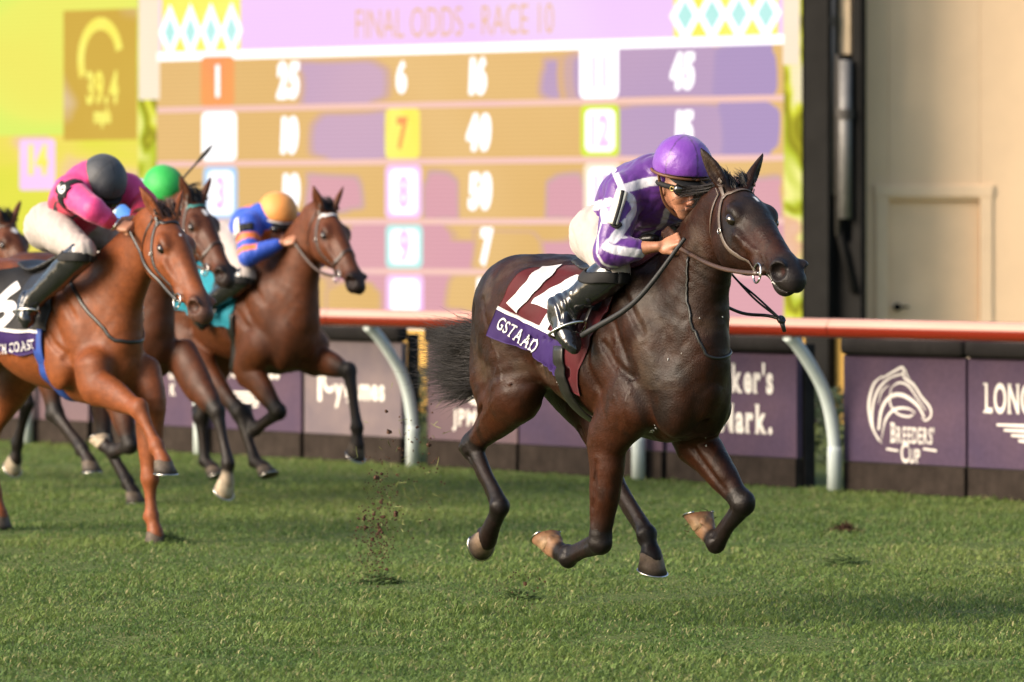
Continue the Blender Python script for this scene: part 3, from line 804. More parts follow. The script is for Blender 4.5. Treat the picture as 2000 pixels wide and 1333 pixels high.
# tiles and odds
tiles = [(392, 458, 0, M_LRED, "1", M_LWHITE), (394, 462, 1, M_LWHITE, "", None), (397, 464, 2, M_LBLUE, "3", M_LWHITE), (754, 814, 0, None, "6", M_LWHITE), (752, 820, 1, M_LYEL, "7", M_LRED), (752, 824, 2, M_LPINK, "8", M_LWHITE),
         (753, 826, 3, M_LCYAN, "9", M_LWHITE), (754, 828, 4, M_LPINK, "", None), (1132, 1208, 0, M_LWHITE, "11", M_LPINK), (1134, 1210, 1, M_LGREEN, "12", M_LWHITE), (1140, 1214, 2, M_LCREAM, "13", M_LWHITE)]
for x0, x1, r, mat, num, nm in tiles:
    ya, yb = lines_[r] + (6 if r else 2), lines_[r + 1] - 6; cx = (x0 + x1) / 2
    o = band("number_tile", x0, x1, ya, yb, mat, 3, .06) if mat else None
    if mat and mat not in (M_LWHITE, M_LRED, M_LYEL): band("tile_face", x0 + 9, x1 - 9, ya + 9, yb - 9, M_LWHITE, 4, .06, o)
    if num and nm: ltext(num, cx, row_y(cx, (ya + yb) / 2), 60, nm if nm is not M_LWHITE or not mat or mat is M_LRED else M_LPINK, 5, .07, .62, o)
for px, r, tx in ((563, 0, "25"), (566, 1, "10"), (569, 2, "10"), (934, 0, "16"), (935, 1, "40"), (938, 2, "50"), (950, 3, "7"), (948, 4, "12"), (1333, 0, "45"), (1337, 1, "15"), (1345, 2, "20")):
    if tx == "20": continue
    yy = row_y(px, (lines_[r] + lines_[r + 1]) / 2)
    ltext(tx, px, yy, 66, M_LWHITE, 3, .04, .50, None, .05, .050, .22)

# ---- dark steel tower beside the screen, with pipes and a cabinet
tw = empty("screen_tower", tuple(led(1625, 449.99) * np.array((1, 1, 0)))); tag(tw, "dark steel tower with grey pipes between the screen and the beige building", "tower")
TO = np.array(tw.location)
def tower_box(name, x0, x1, z0, z1, dep, off, mat, par=None):
    m = MB(); c_, s_, Mx = wall_piece(x0, x1, z0, z1, dep, off); m.box(c_ - TO, s_, Mx, bev=.01); return m.build(name, mat, par or tw, False)
tower_box("column", 1570, 1618, 0, 6.5, .35, .16, M_FRAME); tower_box("column", 1664, 1682, 0, 6.5, .08, .02, M_FRAME)
M_TGREY = plain("grey_sheet", (.060, .055, .050), .7, .15, var=.3, nscale=3); M_CREAM = plain("cream_sheet", (.42, .33, .22), .7, .3, var=.1)
tower_box("back_sheet", 1616, 1680, 0, 6.5, .1, -.16, M_TGREY); tower_box("upper_sheet", 1636, 1660, 3.15, 6.5, .06, .0, M_CREAM)
tower_box("lower_sheet", 1616, 1668, 0, 1.55, .06, .02, M_FRAME)
for px, z0, z1, r_ in ((1621, 1.95, 3.9, .05), (1651, 1.75, 3.1, .055), (1636, 1.6, 3.15, .02)):
    P = led(px, 449.99, .08) * np.array((1, 1, 0)) - TO; m = MB(); m.tube([P + (0, 0, z0), P + (0, 0, z1)], r_, 16); p_ = m.build("pipe", M_TGREY if px == 1636 else plain("zinc_pipe", (.15, .145, .14), .5, .4, .2, var=.2), tw)
    m = MB(); m.tube([P + (0, 0, z1 - .5), P + (0, 0, z1 - .42)], r_ * 1.35, 16); rad_sharp(m.build("pipe_clamp", M_TGREY, p_))
P0 = led(1618, 449.99, .05) * np.array((1, 1, 0)) - TO; P1 = led(1668, 449.99, .05) * np.array((1, 1, 0)) - TO
m = MB(); m.tube([P0 + (0, 0, 2.02), P1 + (0, 0, 1.12)], .035, 10); m.build("brace", M_FRAME, tw)

# ---- beige building with a door at the right
M_BEIGE = plain("beige_wall_paint", (.84, .60, .38), .85, .2, var=.07, nscale=1.3, bstr=.12, bscale=30)
M_TRIM = plain("beige_trim_paint", (.85, .62, .40), .7, .25, var=.06, nscale=3)
M_DOOR = plain("beige_door_paint", (.83, .59, .37), .75, .25, var=.08, nscale=2)
BY = 44.2; bw = BY / FPX
bx = lambda px: (px - 1000) * bw
bz = lambda py: CAM_H - (py - 450) * bw
bld = empty("building", (bx(1860), BY, 0)); tag(bld, "plain beige building with a framed door right of the screen", "building")
def bbox_(name, x0, x1, z0, z1, y0, y1, mat, par=None, bev=.006):
    m = MB(); m.box(((bx(x0) + bx(x1)) / 2 - bx(1860), (y0 + y1) / 2, (z0 + z1) / 2), (bx(x1) - bx(x0), y1 - y0, z1 - z0), bev=bev); return m.build(name, mat, par or bld, False)
bbox_("wall", 1688, 1735, 0, 7, 0, .3, M_BEIGE); bbox_("wall", 1914, 2700, 0, 7, 0, .3, M_BEIGE); bbox_("wall", 1735.2, 1913.8, bz(392) + .002, 7, .0, .3, M_BEIGE)
d_ = bbox_("door", 1735.5, 1913.5, .02, bz(392), .05, .11, M_DOOR)
fr_ = bbox_("door_frame", 1710, 1735, 0, bz(385), -.018, .04, M_TRIM, d_); bbox_("door_frame", 1914, 1938, 0, bz(385), -.018, .04, M_TRIM, d_); bbox_("door_frame", 1708, 1940, bz(385), bz(362), -.024, .04, M_TRIM, d_)
m = MB(); hx_ = bx(1752) - bx(1860); m.tube([(hx_, .05, bz(600)), (hx_, -.01, bz(600)), (hx_, -.03, bz(600))], [.02, .02, .034], 14); m.tube([(hx_, -.02, bz(600)), (hx_ + .10, -.02, bz(600))], .011, 8)
m.build("door_handle", M_FRAME, d_)
bbox_("kick_board", 1688, 2700, 0, bz(662), -.02, -.002, M_TRIM)
# ================================================================ HORSES

def horse_body(pose, res_fine=False):
    """the whole animal as one body, in its own axes; returns the body and a few frames used by tack and hair"""
    b = Body(); info = {}
    dz = pose.get('dz', 0.0)
    # trunk: x, z of top line, z of under line, half width
    st = [(-1.13, 1.36, 1.20, .06), (-1.06, 1.46, 1.06, .15), (-.93, 1.535, 1.0, .225), (-.76, 1.57, .99, .255),
          (-.56, 1.53, .985, .25), (-.36, 1.49, .925, .258), (-.15, 1.495, .865, .255), (.0, 1.545, .83, .222),
          (.14, 1.53, .790, .190), (.28, 1.43, .765, .158), (.38, 1.29, .79, .130), (.445, 1.15, .90, .080)]
    b.loft([(x, 0, (t + u) / 2 + dz, w, (t - u) / 2) for x, t, u, w in st], k=0.0, n=3)
    b.ell((-.20, 0, 1.12 + dz), (.42, .265, .235), k=.06)                        # rib cage
    b.cap((.10, 0, 1.50 + dz), (-.10, 0, 1.495 + dz), .05, .05, k=.08)            # withers
    for s in (-1, 1):
        b.ell((-.82, s * .135, 1.33 + dz), (.27, .135, .225), k=.08)             # croup muscle
        b.ell((-.60, s * .20, 1.42 + dz), (.09, .045, .06), k=.11)              # point of hip
        sl = nz((.52, 0, -.85)); fr = np.cross((0, 1, 0), sl)
        b.ell((.19, s * .135, 1.25 + dz), (.29, .075, .125), ax=[nz((.45, 0, -.9)), (0, 1, 0), np.cross(nz((.45, 0, -.9)), (0, 1, 0))], k=.05)   # shoulder blade
        b.ell((.345, s * .082, 1.00 + dz), (.115, .080, .18), k=.045)              # breast
        b.ell((.10, s * .17, 1.02 + dz), (.11, .06, .15), k=.05)                 # triceps
    b.cap((.475, 0, 1.12 + dz), (.43, 0, .85 + dz), .014, .014, k=.035, op='s')    # furrow between the breasts
    # neck and head
    poll = np.asarray(pose['poll'], float); muz = np.asarray(pose['muzzle'], float)
    a = nz(muz - poll); hl = pose.get('hl', np.linalg.norm(muz - poll) / .61)
    lat = np.array((0, 1.0, 0)) + np.asarray(pose.get('roll', (0, 0, 0)), float); lat = nz(lat - a * (a @ lat)); up = np.cross(a, lat)   # dorsal
    if up[2] < 0 and up[0] < 0: up = -up
    H = lambda s, y, d: poll + hl * (a * s + lat * y + up * d)
    info.update(H=H, a=a, lat=lat, up=up, hl=hl, poll=poll)
    cst = np.array((.02, 0, 1.30 + dz)); n3 = poll - up * .085 * hl - a * .045 * hl
    base2 = np.array((.27, 0, 1.335 + dz))
    mid = base2 * .45 + n3 * .55 + np.array((0, 0, pose.get('arch', .015)))
    q1 = base2 * .72 + n3 * .28
    info['neck'] = np.array([cst, base2, q1, mid, n3])
    b.loft([(*cst, .13, .27), (*base2, .14, .25), (*q1, .122, .215), (*mid, .100, .178), (*(mid * .45 + n3 * .55), .086, .148), (*n3, .078, .124), (*(n3 + a * .05), .070, .105)], k=.07, n=4)
    # head profile: s, dorsal, ventral, half width
    hp = [(-.035, .035, -.11, .055), (.05, .062, -.165, .078), (.13, .074, -.20, .09), (.21, .072, -.19, .088), (.29, .064, -.145, .074),
          (.37, .053, -.108, .060), (.45, .044, -.088, .052), (.52, .044, -.084, .055), (.575, .028, -.075, .053), (.61, -.006, -.058, .032)]
    b.loft([(*H(s, 0, (d + v) / 2), w * hl, (d - v) / 2 * hl) for s, d, v, w in hp], side=lat, k=.035, n=4)
    hx = [a, lat, up]
    for s in (-1, 1):
        b.ell(H(.155, s * .050, -.095), (.115 * hl, .042 * hl, .095 * hl), ax=hx, k=.02)        # jowl
        b.ell(H(.170, s * .070, .026), (.050 * hl, .027 * hl, .028 * hl), ax=hx, k=.03)          # brow
        b.cap(H(.25, s * .076, -.022), H(.37, s * .054, -.03), .011 * hl, .008 * hl, k=.035)      # facial crest
        b.ell(H(.187, s * .096, .004), (.028 * hl, .010 * hl, .017 * hl), ax=hx, k=.010, op='s')  # eye socket
        b.ell(H(.34, s * .080, .012), (.08 * hl, .018 * hl, .020 * hl), ax=hx, k=.035, op='s')     # hollow along the nose
        b.ell(H(.550, s * .046, -.004), (.050 * hl, .026 * hl, .044 * hl), ax=hx, k=.014)         # nostril wing
        na = [nz(a * .8 + up * .5), nz(lat * s + a * .55), None]; na[1] = nz(na[1] - na[0] * (na[0] @ na[1])); na[2] = np.cross(na[0], na[1])
        b.ell(H(.568, s * .058, -.002), (.043 * hl, .030 * hl, .030 * hl), ax=na, k=.008, op='s')
        b.ell(H(.42, s * .052, -.060), (.055 * hl, .014 * hl, .022 * hl), ax=hx, k=.02)           # cheek above the bit
        # ear
        e0 = H(-.005, s * .050, .045); ed = nz(up * pose.get('earup', .55) - a * pose.get('ear', .6) + lat * s * pose.get('earout', .34))
        ef = nz(a * .75 + lat * s * .65 + up * .1); es = np.cross(ed, ef)
        L = pose.get('earlen', .155) * hl
        b.loft([(*(e0 - ed * .02), .026, .024), (*(e0 + ed * L * .3), .033, .026), (*(e0 + ed * L * .55), .029, .021), (*(e0 + ed * L * .82), .015, .011), (*(e0 + ed * L), .004, .004)], side=es, k=.012, n=3)
        c0 = e0 + ef * .021
        b.loft([(*(c0 + ed * L * .1), .012, .012), (*(c0 + ed * L * .4), .018, .014), (*(c0 + ed * L * .7), .010, .009), (*(c0 + ed * L * .88), .004, .004)], side=es, k=.008, n=2, op='s')
    b.ell(H(.540, 0, -.076), (.042 * hl, .032 * hl, .024 * hl), ax=hx, k=.022)                    # chin
    b.ell(H(.60, 0, -.018), (.028 * hl, .036 * hl, .036 * hl), ax=hx, k=.02)                      # upper lip
    b.loft([(*H(.475, 0, -.062), .07 * hl, .004 * hl), (*H(.56, 0, -.060), .06 * hl, .004 * hl), (*H(.64, 0, -.055), .06 * hl, .004 * hl)], side=lat, k=.010, n=1, op='s')  # mouth
    # muscle borders and ribs, cut shallowly into both sides
    def crease(pts, r, k, off=.004):
        for s in (-1, 1):
            Q = catmull([(x, s * y, z + dz) for x, y, z in pts], 4); Q = b.project(Q, 5, off)
            for p, q in zip(Q[:-1], Q[1:]): b.cap(p, q, r, r, k=k, op='s')
    crease([(.06, .25, 1.47), (.18, .26, 1.38), (.30, .26, 1.26)], .006, .030)
    crease([(-.06, .35, 1.30), (-.05, .35, 1.12), (.01, .33, .95)], .012, .035)
    crease([(.06, .33, 1.22), (.16, .32, 1.10), (.27, .30, 1.02)], .009, .026)
    crease([(-.02, .3, 1.42), (.10, .3, 1.30), (.22, .3, 1.14)], .005, .022)
    crease([(-1.02, .30, 1.34), (-1.0, .32, 1.18), (-.93, .32, 1.02)], .009, .030)
    crease([(-.88, .34, 1.38), (-.80, .36, 1.22), (-.74, .36, 1.06)], .006, .028)
    crease([(-.55, .36, 1.28), (-.50, .36, 1.14), (-.52, .33, 1.00)], .012, .035)
    for k in range(7): crease([(-.14 - .052 * k, .4, 1.22), (-.17 - .054 * k, .4, 1.10), (-.22 - .05 * k, .36, .99)], .0035, .016, .002)
    # legs
    info['hoof'] = []
    for key, s, fore in (('RF', -1, 1), ('LF', 1, 1), ('RH', -1, 0), ('LH', 1, 0)):
        J = [np.asarray(q, float) for q in pose[key]]
        top, kn, fe, co = J
        sd = (0, 1, 0)
        if fore:
            sh = np.array((.36, s * .15, 1.08 + dz))
            b.loft([(*(sh * .55 + top * .45), .085, .12), (*top, .078, .112), (*(top * .72 + kn * .28), .066, .088), (*(top * .42 + kn * .58), .058, .074), (*(top * .16 + kn * .84), .045, .054), (*kn, .043, .050)], side=sd, k=.05, n=3)
            d = nz(kn - top); fr = nz(np.cross((0, 1, 0), d)); fr = fr if fr[0] * 1 + fr[2] * .3 > 0 else -fr
            b.ell(top * .68 + kn * .32 + fr * .035, (.15, .042, .045), ax=[d, (0, 1, 0), np.cross(d, (0, 1, 0))], k=.03)
            b.ell(kn + fr * .010 + d * .0, (.046, .043, .052), ax=[d, (0, 1, 0), np.cross(d, (0, 1, 0))], k=.014); b.ell(kn - d * .035 + fr * .004, (.030, .046, .046), ax=[d, (0, 1, 0), np.cross(d, (0, 1, 0))], k=.012)
            cn = nz(fe - kn); bk = nz(np.cross(cn, (0, 1, 0))); w = nz(np.cross(nz(fe - kn), (0, 1, 0)))
            b.loft([(*kn, .040, .047), (*(kn * .82 + fe * .18), .036, .043), (*(kn * .5 + fe * .5), .028, .033), (*(kn * .2 + fe * .8), .030, .036), (*fe, .037, .042)], side=sd, k=.018, n=3)
            rear = -w
            b.cap(kn * .88 + fe * .12 + rear * .034, kn * .12 + fe * .88 + rear * .034, .011, .012, k=.012)   # tendon
            b.ell(kn * .94 + fe * .06 + rear * .036, (.02, .022, .022), k=.015)
        else:
            hipj = np.array((-.82, s * .14, 1.24 + dz))
            b.loft([(*hipj, .12, .21), (*(hipj * .55 + top * .45), .12, .20), (*top, .095, .150)], side=sd, k=.07, n=3)
            ham = np.array((-1.04, s * .12, 1.17 + dz)); gm = top * .62 + kn * .38
            b.loft([(*ham, .09, .10), (*(ham * .5 + (top * .7 + kn * .3) * .5 + np.array((-.05, 0, 0))), .095, .11), (*gm, .062, .085)], side=sd, k=.07, n=3)
            b.loft([(*top, .088, .128), (*(top * .75 + kn * .25), .075, .105), (*(top * .45 + kn * .55), .062, .082), (*(top * .18 + kn * .82), .044, .056), (*kn, .047, .060)], side=sd, k=.05, n=3)
            d = nz(kn - top); cn = nz(fe - kn); w = nz(np.cross(cn, (0, 1, 0))); rear = nz(-w * 1.0 - (nz(fe - kn)) * .55 * 0 + nz(np.cross((0, 1, 0), d)) * 0)
            ph = kn - w * .058 - cn * .055
            b.cap(kn - w * .02, ph, .030, .022, k=.02)                                   # point of hock
            b.cap(ph, top * .55 + kn * .45 - nz(np.cross(d, (0, 1, 0))) * .055, .014, .024, k=.025)   # Achilles tendon
            b.loft([(*kn, .048, .060), (*(kn * .84 + fe * .16), .037, .048), (*(kn * .5 + fe * .5), .030, .037), (*(kn * .18 + fe * .82), .032, .040), (*fe, .038, .043)], side=sd, k=.02, n=3)
            b.cap(kn * .86 + fe * .14 - w * .040, kn * .12 + fe * .88 - w * .038, .012, .013, k=.012)
        w2 = nz(np.cross(nz(co - fe), (0, 1, 0)))
        b.ell(fe - w * .022 - w2 * .012, (.026, .028, .026), k=.02)                       # back of the fetlock
        b.loft([(*fe, .036, .042), (*(fe * .5 + co * .5), .033, .039), (*co, .042, .047), (*(co + nz(co - fe) * .02), .042, .046)], side=sd, k=.015, n=3)
        if res_fine:
            cx = nz(fe - kn); lt = nz(np.array((0, 1.0, 0)) - cx * cx[1]); wf = np.cross(cx, lt)
            for sg in (-1, 1):
                g0 = kn * .86 + fe * .14 - wf * .012 + lt * sg * .036; g1 = kn * .14 + fe * .86 - wf * .016 + lt * sg * .036
                b.cap(g0, g1, .011, .011, k=.012, op='s')                              # groove between bone and tendon
                b.ell(kn + lt * sg * .036, (.020, .014, .020), k=.012); b.ell(fe + lt * sg * .030 - cx * .006, (.020, .014, .022), k=.012)
                b.ell(co - cx * .0 + lt * sg * .018 - nz(np.cross(nz(co - fe), (0, 1, 0))) * .034, (.018, .017, .018), k=.014)   # heel bulbs
            if fore:
                d = nz(kn - top); fr = nz(np.cross((0, 1, 0), d)); fr = fr if fr[0] + fr[2] * .3 > 0 else -fr
                for sg in (-1, 1):
                    b.cap(top * .75 + kn * .25 + fr * .02 + lt * sg * .066, top * .2 + kn * .8 + fr * .005 + lt * sg * .050, .008, .006, k=.02, op='s')
            else:
                d = nz(kn - top); rr_ = nz(np.cross(d, (0, 1, 0)))
                for sg in (-1, 1): b.cap(top * .6 + kn * .4 - rr_ * .035 + lt * sg * .066, top * .15 + kn * .85 - rr_ * .040 + lt * sg * .040, .010, .009, k=.022, op='s')
        info['hoof'].append((fe, co, fore))
        info[key] = J
    if res_fine:                                                                     # veins under the thin skin
        rv = np.random.RandomState(4)
        vs = [[H(.30, -.09, -.02), H(.34, -.08, -.06), H(.30, -.08, -.10)], [H(.24, -.10, -.03), H(.32, -.08, -.015), H(.42, -.07, -.005), H(.48, -.06, .0)], [H(.42, -.07, -.005), H(.46, -.06, -.03)]]
        for s in (-1, 1):
            vs += [[(.30, s * .3, 1.06), (.24, s * .3, .98), (.20, s * .28, .90), (.21, s * .25, .80)], [(-.10, s * .4, 1.02), (-.26, s * .4, .98), (-.44, s * .4, 1.0)], [(-.26, s * .4, .98), (-.34, s * .4, 1.06), (-.40, s * .4, 1.10)],
                   [(.10, s * .35, 1.22), (.16, s * .35, 1.08), (.12, s * .35, .98)], [(-.72, s * .4, 1.10), (-.78, s * .4, .98), (-.86, s * .36, .90)], [(-.80, s * .4, 1.22), (-.74, s * .4, 1.12), (-.70, s * .4, 1.0)]]
            J = info['RF' if s < 0 else 'LF']; vs.append([J[0] * (1 - t) + J[1] * t + np.array((.02 - .03 * t, s * .12, 0)) for t in (.1, .4, .7, .95)])
            J = info['RH' if s < 0 else 'LH']; vs.append([J[0] * (1 - t) + J[1] * t + np.array((.03 - .02 * t, s * .12, 0)) for t in (.1, .45, .8, 1.0)])
        for v in vs:
            Q = catmull(v, 5) + rv.normal(0, .003, (len(catmull(v, 5)), 3)); Q = b.project(Q, 5, .0)
            for p, q in zip(Q[:-1], Q[1:]): b.cap(p, q, .0026, .0026, k=.007)
    return b, info

def hoof_mesh(parent, fe, co, mats, pale):
    p = nz(co - fe); l = np.array((0, 1.0, 0)); l = nz(l - p * (p @ l)); w = np.cross(p, l)
    ns = p * .77 - w * .64; tt = p * .64 + w * .77
    N = 20; t = np.linspace(0, 2 * math.pi, N, endpoint=False)
    V = []; C = []
    prof = [(-.006, .88, 0), (.0, 1.0, 0), (.012, 1.02, .004), (.035, 1.13, .014), (.066, 1.30, .028)]
    for i, (h, sc, sh) in enumerate(prof):
        for q in t:
            x = math.cos(q); y = math.sin(q)
            rx = .054 if x > 0 else .042
            drop = .0 if x > 0 else .012 * (-x)
            V.append(co + ns * (h - drop * (1 - h / .066) * -1 * (h < .03)) + tt * (x * rx * sc + sh) + l * (y * .049 * sc))
            f = i / 4.0
            C.append(pale if i <= 2 else (np.array(pale) * .5 + np.array(mats[2]) * .5 if i == 3 else mats[2]))
    V.append(co + ns * .062 + tt * .026); C.append((.12, .09, .06))
    F = [[i * N + j, i * N + (j + 1) % N, (i + 1) * N + (j + 1) % N, (i + 1) * N + j] for i in range(4) for j in range(N)]
    T = [[4 * N + j, 4 * N + (j + 1) % N, 5 * N] for j in range(N)]
    h = mesh_np("hoof", V, [F, T], mats[0], parent, True, C)
    m = MB(); rr = []
    for q in np.linspace(-2.3, 2.3, 22):
        x = math.cos(q); y = math.sin(q); rx = .054 if x > 0 else .042
        rr.append(co + ns * .068 + tt * (x * rx * 1.25 + .028) + l * (y * .049 * 1.25))
    m.tube(rr, .0075, 6, flat=.0045, up=ns)
    m.build("horseshoe", mats[1], h)
    return h

def strands(m, roots, dirs, lens, r0, seg=6, curl=.03, grav=(0, 0, -.2), rs=None, col=None, body=None, tip=.15):
    """thin tapering locks of hair; every lock is a three-sided tube"""
    rs = rs or np.random.RandomState(3)
    for p, d, L in zip(roots, dirs, lens):
        p = np.array(p, float); d = nz(d); pts = [p.copy()]; w = rs.normal(0, 1, 3)
        for i in range(seg):
            w = w * .7 + rs.normal(0, 1, 3) * .5
            d = nz(d + np.array(grav) / seg + w * curl)
            p = p + d * L / seg; pts.append(p.copy())
        t = np.linspace(0, 1, seg + 1)
        m.tube(pts, r0 * (1 - (1 - tip) * t ** 1.3), 3, cap=False)

def strap(m, pts, width, thick, body, off=.004, n=5, closed=False, conform=True):
    """a leather strap laid over the body through the given points"""
    P = catmull(pts, n)
    if conform: P = body.project(P, 5, off); N = body.grad(P)
    else: N = np.tile((0, 0, 1.0), (len(P), 1))
    T = np.gradient(P, axis=0); T /= np.linalg.norm(T, axis=1)[:, None] + 1e-9
    N = N - T * (N * T).sum(1)[:, None]; N /= np.linalg.norm(N, axis=1)[:, None] + 1e-9
    m.tube(P, width / 2, 8, up=N, flat=thick / 2)
    return P, N

def locks(m, roots, dirs, lens, r0, per=16, seg=9, wave=.10, grav=(0, 0, -.3), spread=.02, rs=None, fray=.5):
    """hair in locks: strands of one lock share a wavy path and part towards their tips"""
    rs = rs or np.random.RandomState(3); grav = np.asarray(grav, float)
    for p, d, L in zip(roots, dirs, lens):
        p = np.array(p, float); d = nz(d); a = nz(np.cross(d, rs.normal(0, 1, 3))); b_ = np.cross(d, a); ph = rs.uniform(0, 6.28); fq = rs.uniform(.5, 1.1); am = rs.uniform(.4, 1.3) * wave
        base = [p.copy()]
        for i in range(seg):
            t = (i + .5) / seg
            d2 = nz(d + grav * t + (a * math.cos(ph + fq * 6.28 * t) + b_ * math.sin(ph + fq * 6.28 * t)) * am * 2.2)
            base.append(base[-1] + d2 * L / seg)
        base = np.array(base); t = np.linspace(0, 1, seg + 1)[:, None]
        for _ in range(per):
            o = rs.normal(0, 1, 3); o2 = rs.normal(0, 1, 3); k = rs.uniform(.55, 1.0); n = max(4, int(round((seg + 1) * k)))
            P = base + o * spread * (.30 + .5 * t) + o2 * spread * fray * 2.2 * t ** 2.2
            P = P[:n]; tt = np.linspace(0, 1, n)
            m.tube(P, r0 * (1 - .85 * tt ** 1.3), 3, cap=False)

HOOF_DARK = (.035, .028, .024); HOOF_PALE = (.36, .25, .15)

def coat_colors(P, info, pal, sdf=None):
    """the animal's own colouring: body, reddish or mealy flanks, dark points, star"""
    n = len(P); c = np.tile(np.array(pal['base'], float), (n, 1))
    x, y, z = P.T
    red = np.array(pal['red']); blk = np.array(pal['black'])
    def mixin(col, w):
        nonlocal c
        c = c * (1 - w[:, None]) + np.array(col)[None] * w[:, None]
    nA = fbm(P, 5.0, 3, 3); nB = fbm(P * np.array((1, 1, .35)), 16.0, 9, 3)
    mixin(red, np.clip(.40 + .5 * nA, 0, 1) * pal.get('redness', .6))
    mixin(red, smooth01(-z, -1.05, -.88) * .55 * (x < .3))                        # belly and thighs warmer
    mixin(blk, np.clip(nB * 1.1 - .25, 0, .55) * pal.get('patch', .5))
    if pal.get('dust'): mixin(pal['dust'], np.clip(fbm(P, 9, 21, 4) * .9 - .1, 0, .5) * pal.get('dustiness', .5) * (z > 1.0))
    # legs, measured along each leg
    for key, fore in (('RF', 1), ('LF', 1), ('RH', 0), ('LH', 0)):
        J = info[key]; top, kn, fe, co = J
        for a, b_, w0, w1 in ((top, kn, 0.0, 1.0), (kn, fe, 1, 1), (fe, co, 1, 1)):
            ab = b_ - a; t = np.clip(((P - a) @ ab) / (ab @ ab), 0, 1); d = np.sqrt(((P - a - t[:, None] * ab) ** 2).sum(1))
            if w1 == 1 and w0 == 0: w = smooth01(t, pal.get('leg0', .55), .98) * (d < .10)
            else: w = (d < .075) * 1.0
            mixin(pal['leg'], w * pal.get('legw', .9))
        d = np.sqrt(((P - co) ** 2).sum(1))
        if key in pal.get('socks', ()): mixin(pal.get('sockcol', (.5, .36, .22)), (1 - smooth01(d, .045, .075)))
    # head
    H, a, lat, up, hl, poll = [info[k] for k in ('H', 'a', 'lat', 'up', 'hl', 'poll')]
    q = P - poll; s = q @ a / hl; yy = q @ lat / hl; dd = q @ up / hl
    inh = (s > -.15) & (np.abs(yy) < .2) & (dd > -.26) & (dd < .26) & (s < .7)
    mixin(pal['muz'], smooth01(s + .25 * np.abs(dd + .02), .47, .56) * inh * .92)
    mixin(pal['face'], smooth01(dd, .02, .06) * smooth01(s, .0, .1) * smooth01(-s, -.5, -.3) * inh * .75)
    mixin(blk, (1 - smooth01(np.sqrt((s - .187) ** 2 + (dd - .006) ** 2), .022, .045)) * (np.abs(yy) > .05) * inh * .8)
    for sg in (-1, 1):                                                           # inside of the nostril
        dn = np.sqrt((s - .560) ** 2 + (np.abs(yy) - .040) ** 2 + (dd + .004) ** 2)
        mixin((.020, .007, .006), (1 - smooth01(dn, .008, .020)) * inh * .9)
    if pal.get('star') is not None:
        s0, y0, rs_, ry = pal['star']
        w = 1 - smooth01(np.sqrt(((s - s0) / rs_) ** 2 + ((yy - y0) / ry) ** 2), .6, 1.1)
        mixin((.75, .72, .70), w * inh * (dd > 0))
    # ears darker towards the tip
    mixin(blk, smooth01(dd, .16, .24) * (s < .1) * (s > -.2) * inh * .6)
    return np.clip(c, .002, 1)

def coat_mat(name, rough, sheen, spec=.5, coat=.1):
    t = NT(name); v = t.obj()
    a = t.n("ShaderNodeVertexColor"); a.layer_name = "col"
    f = t.noise(26, 6, .7, t.obj(scale=(.6, 1, 1)))
    c = t.mix(a.outputs[0], t.ramp(f, [(.3, (.74,) * 3), (.7, (1.28,) * 3)]), 1.0, 'MULTIPLY')
    rg = t.ramp(t.noise(9, 6, .7, v), [(.3, (rough - .12,) * 3), (.7, (rough + .20,) * 3)])
    hair = t.noise(1.0, 3, .6, t.obj(scale=(70, 260, 120)))
    big = t.noise(20, 3, .5, v)
    h2 = t.mix(hair, big, .35)
    t.bsdf(c, rg, spec, 0, coat, sheen, bump=h2, bstr=.65, bdist=.005, sheen_tint=(1, .9, .8))
    return t.m

def eye_mesh(parent, info, s, mat):
    H, hl = info['H'], info['hl']
    m = MB(); c = H(.187, s * .077, .004); r = .027 * hl
    V = []; F = []
    for i in range(9):
        for j in range(14):
            th = math.pi * i / 8; ph = 2 * math.pi * j / 14
            V.append(c + r * (math.sin(th) * math.cos(ph) * info['a'] * 1.1 + math.sin(th) * math.sin(ph) * info['lat'] + math.cos(th) * info['up'] * .8))
    for i in range(8):
        for j in range(14): F.append([i * 14 + j, i * 14 + (j + 1) % 14, (i + 1) * 14 + (j + 1) % 14, (i + 1) * 14 + j])
    m.add(V, F); return m.build("eye", mat, parent)

M_EYE = plain("eye_dark", (.012, .007, .005), .06, .8, var=.1, bstr=0)
M_STEEL = plain("polished_steel", (.55, .53, .50), .22, .5, metal=1.0, var=.1, bstr=.03)
M_LEATHER = plain("brown_leather", (.045, .022, .013), .38, .5, var=.35, bstr=.25)
M_BLACKLEATHER = plain("black_leather", (.014, .013, .012), .35, .5, var=.3, bstr=.25)
M_GREYLEATHER = plain("worn_leather", (.085, .062, .047), .42, .5, var=.35, bstr=.25)
M_RUBBER = plain("black_rubber", (.016, .016, .017), .6, .4, var=.3, bstr=.6, bscale=220)
M_HOOF = vcol_mat("hoof_horn", .55, .2, bscale=(200, 200, 40), bstr=.4, var=.4, vscale=35)
M_HAIRBLACK = plain("black_hair", (.012, .0095, .0085), .45, .4, var=.5, nscale=30, bstr=0)
M_HAIRRED = plain("chestnut_hair", (.07, .026, .012), .45, .6, var=.5, nscale=30, bstr=0)
M_FOAM = plain("sweat_foam", (.46, .45, .43), .8, .3, var=.1)

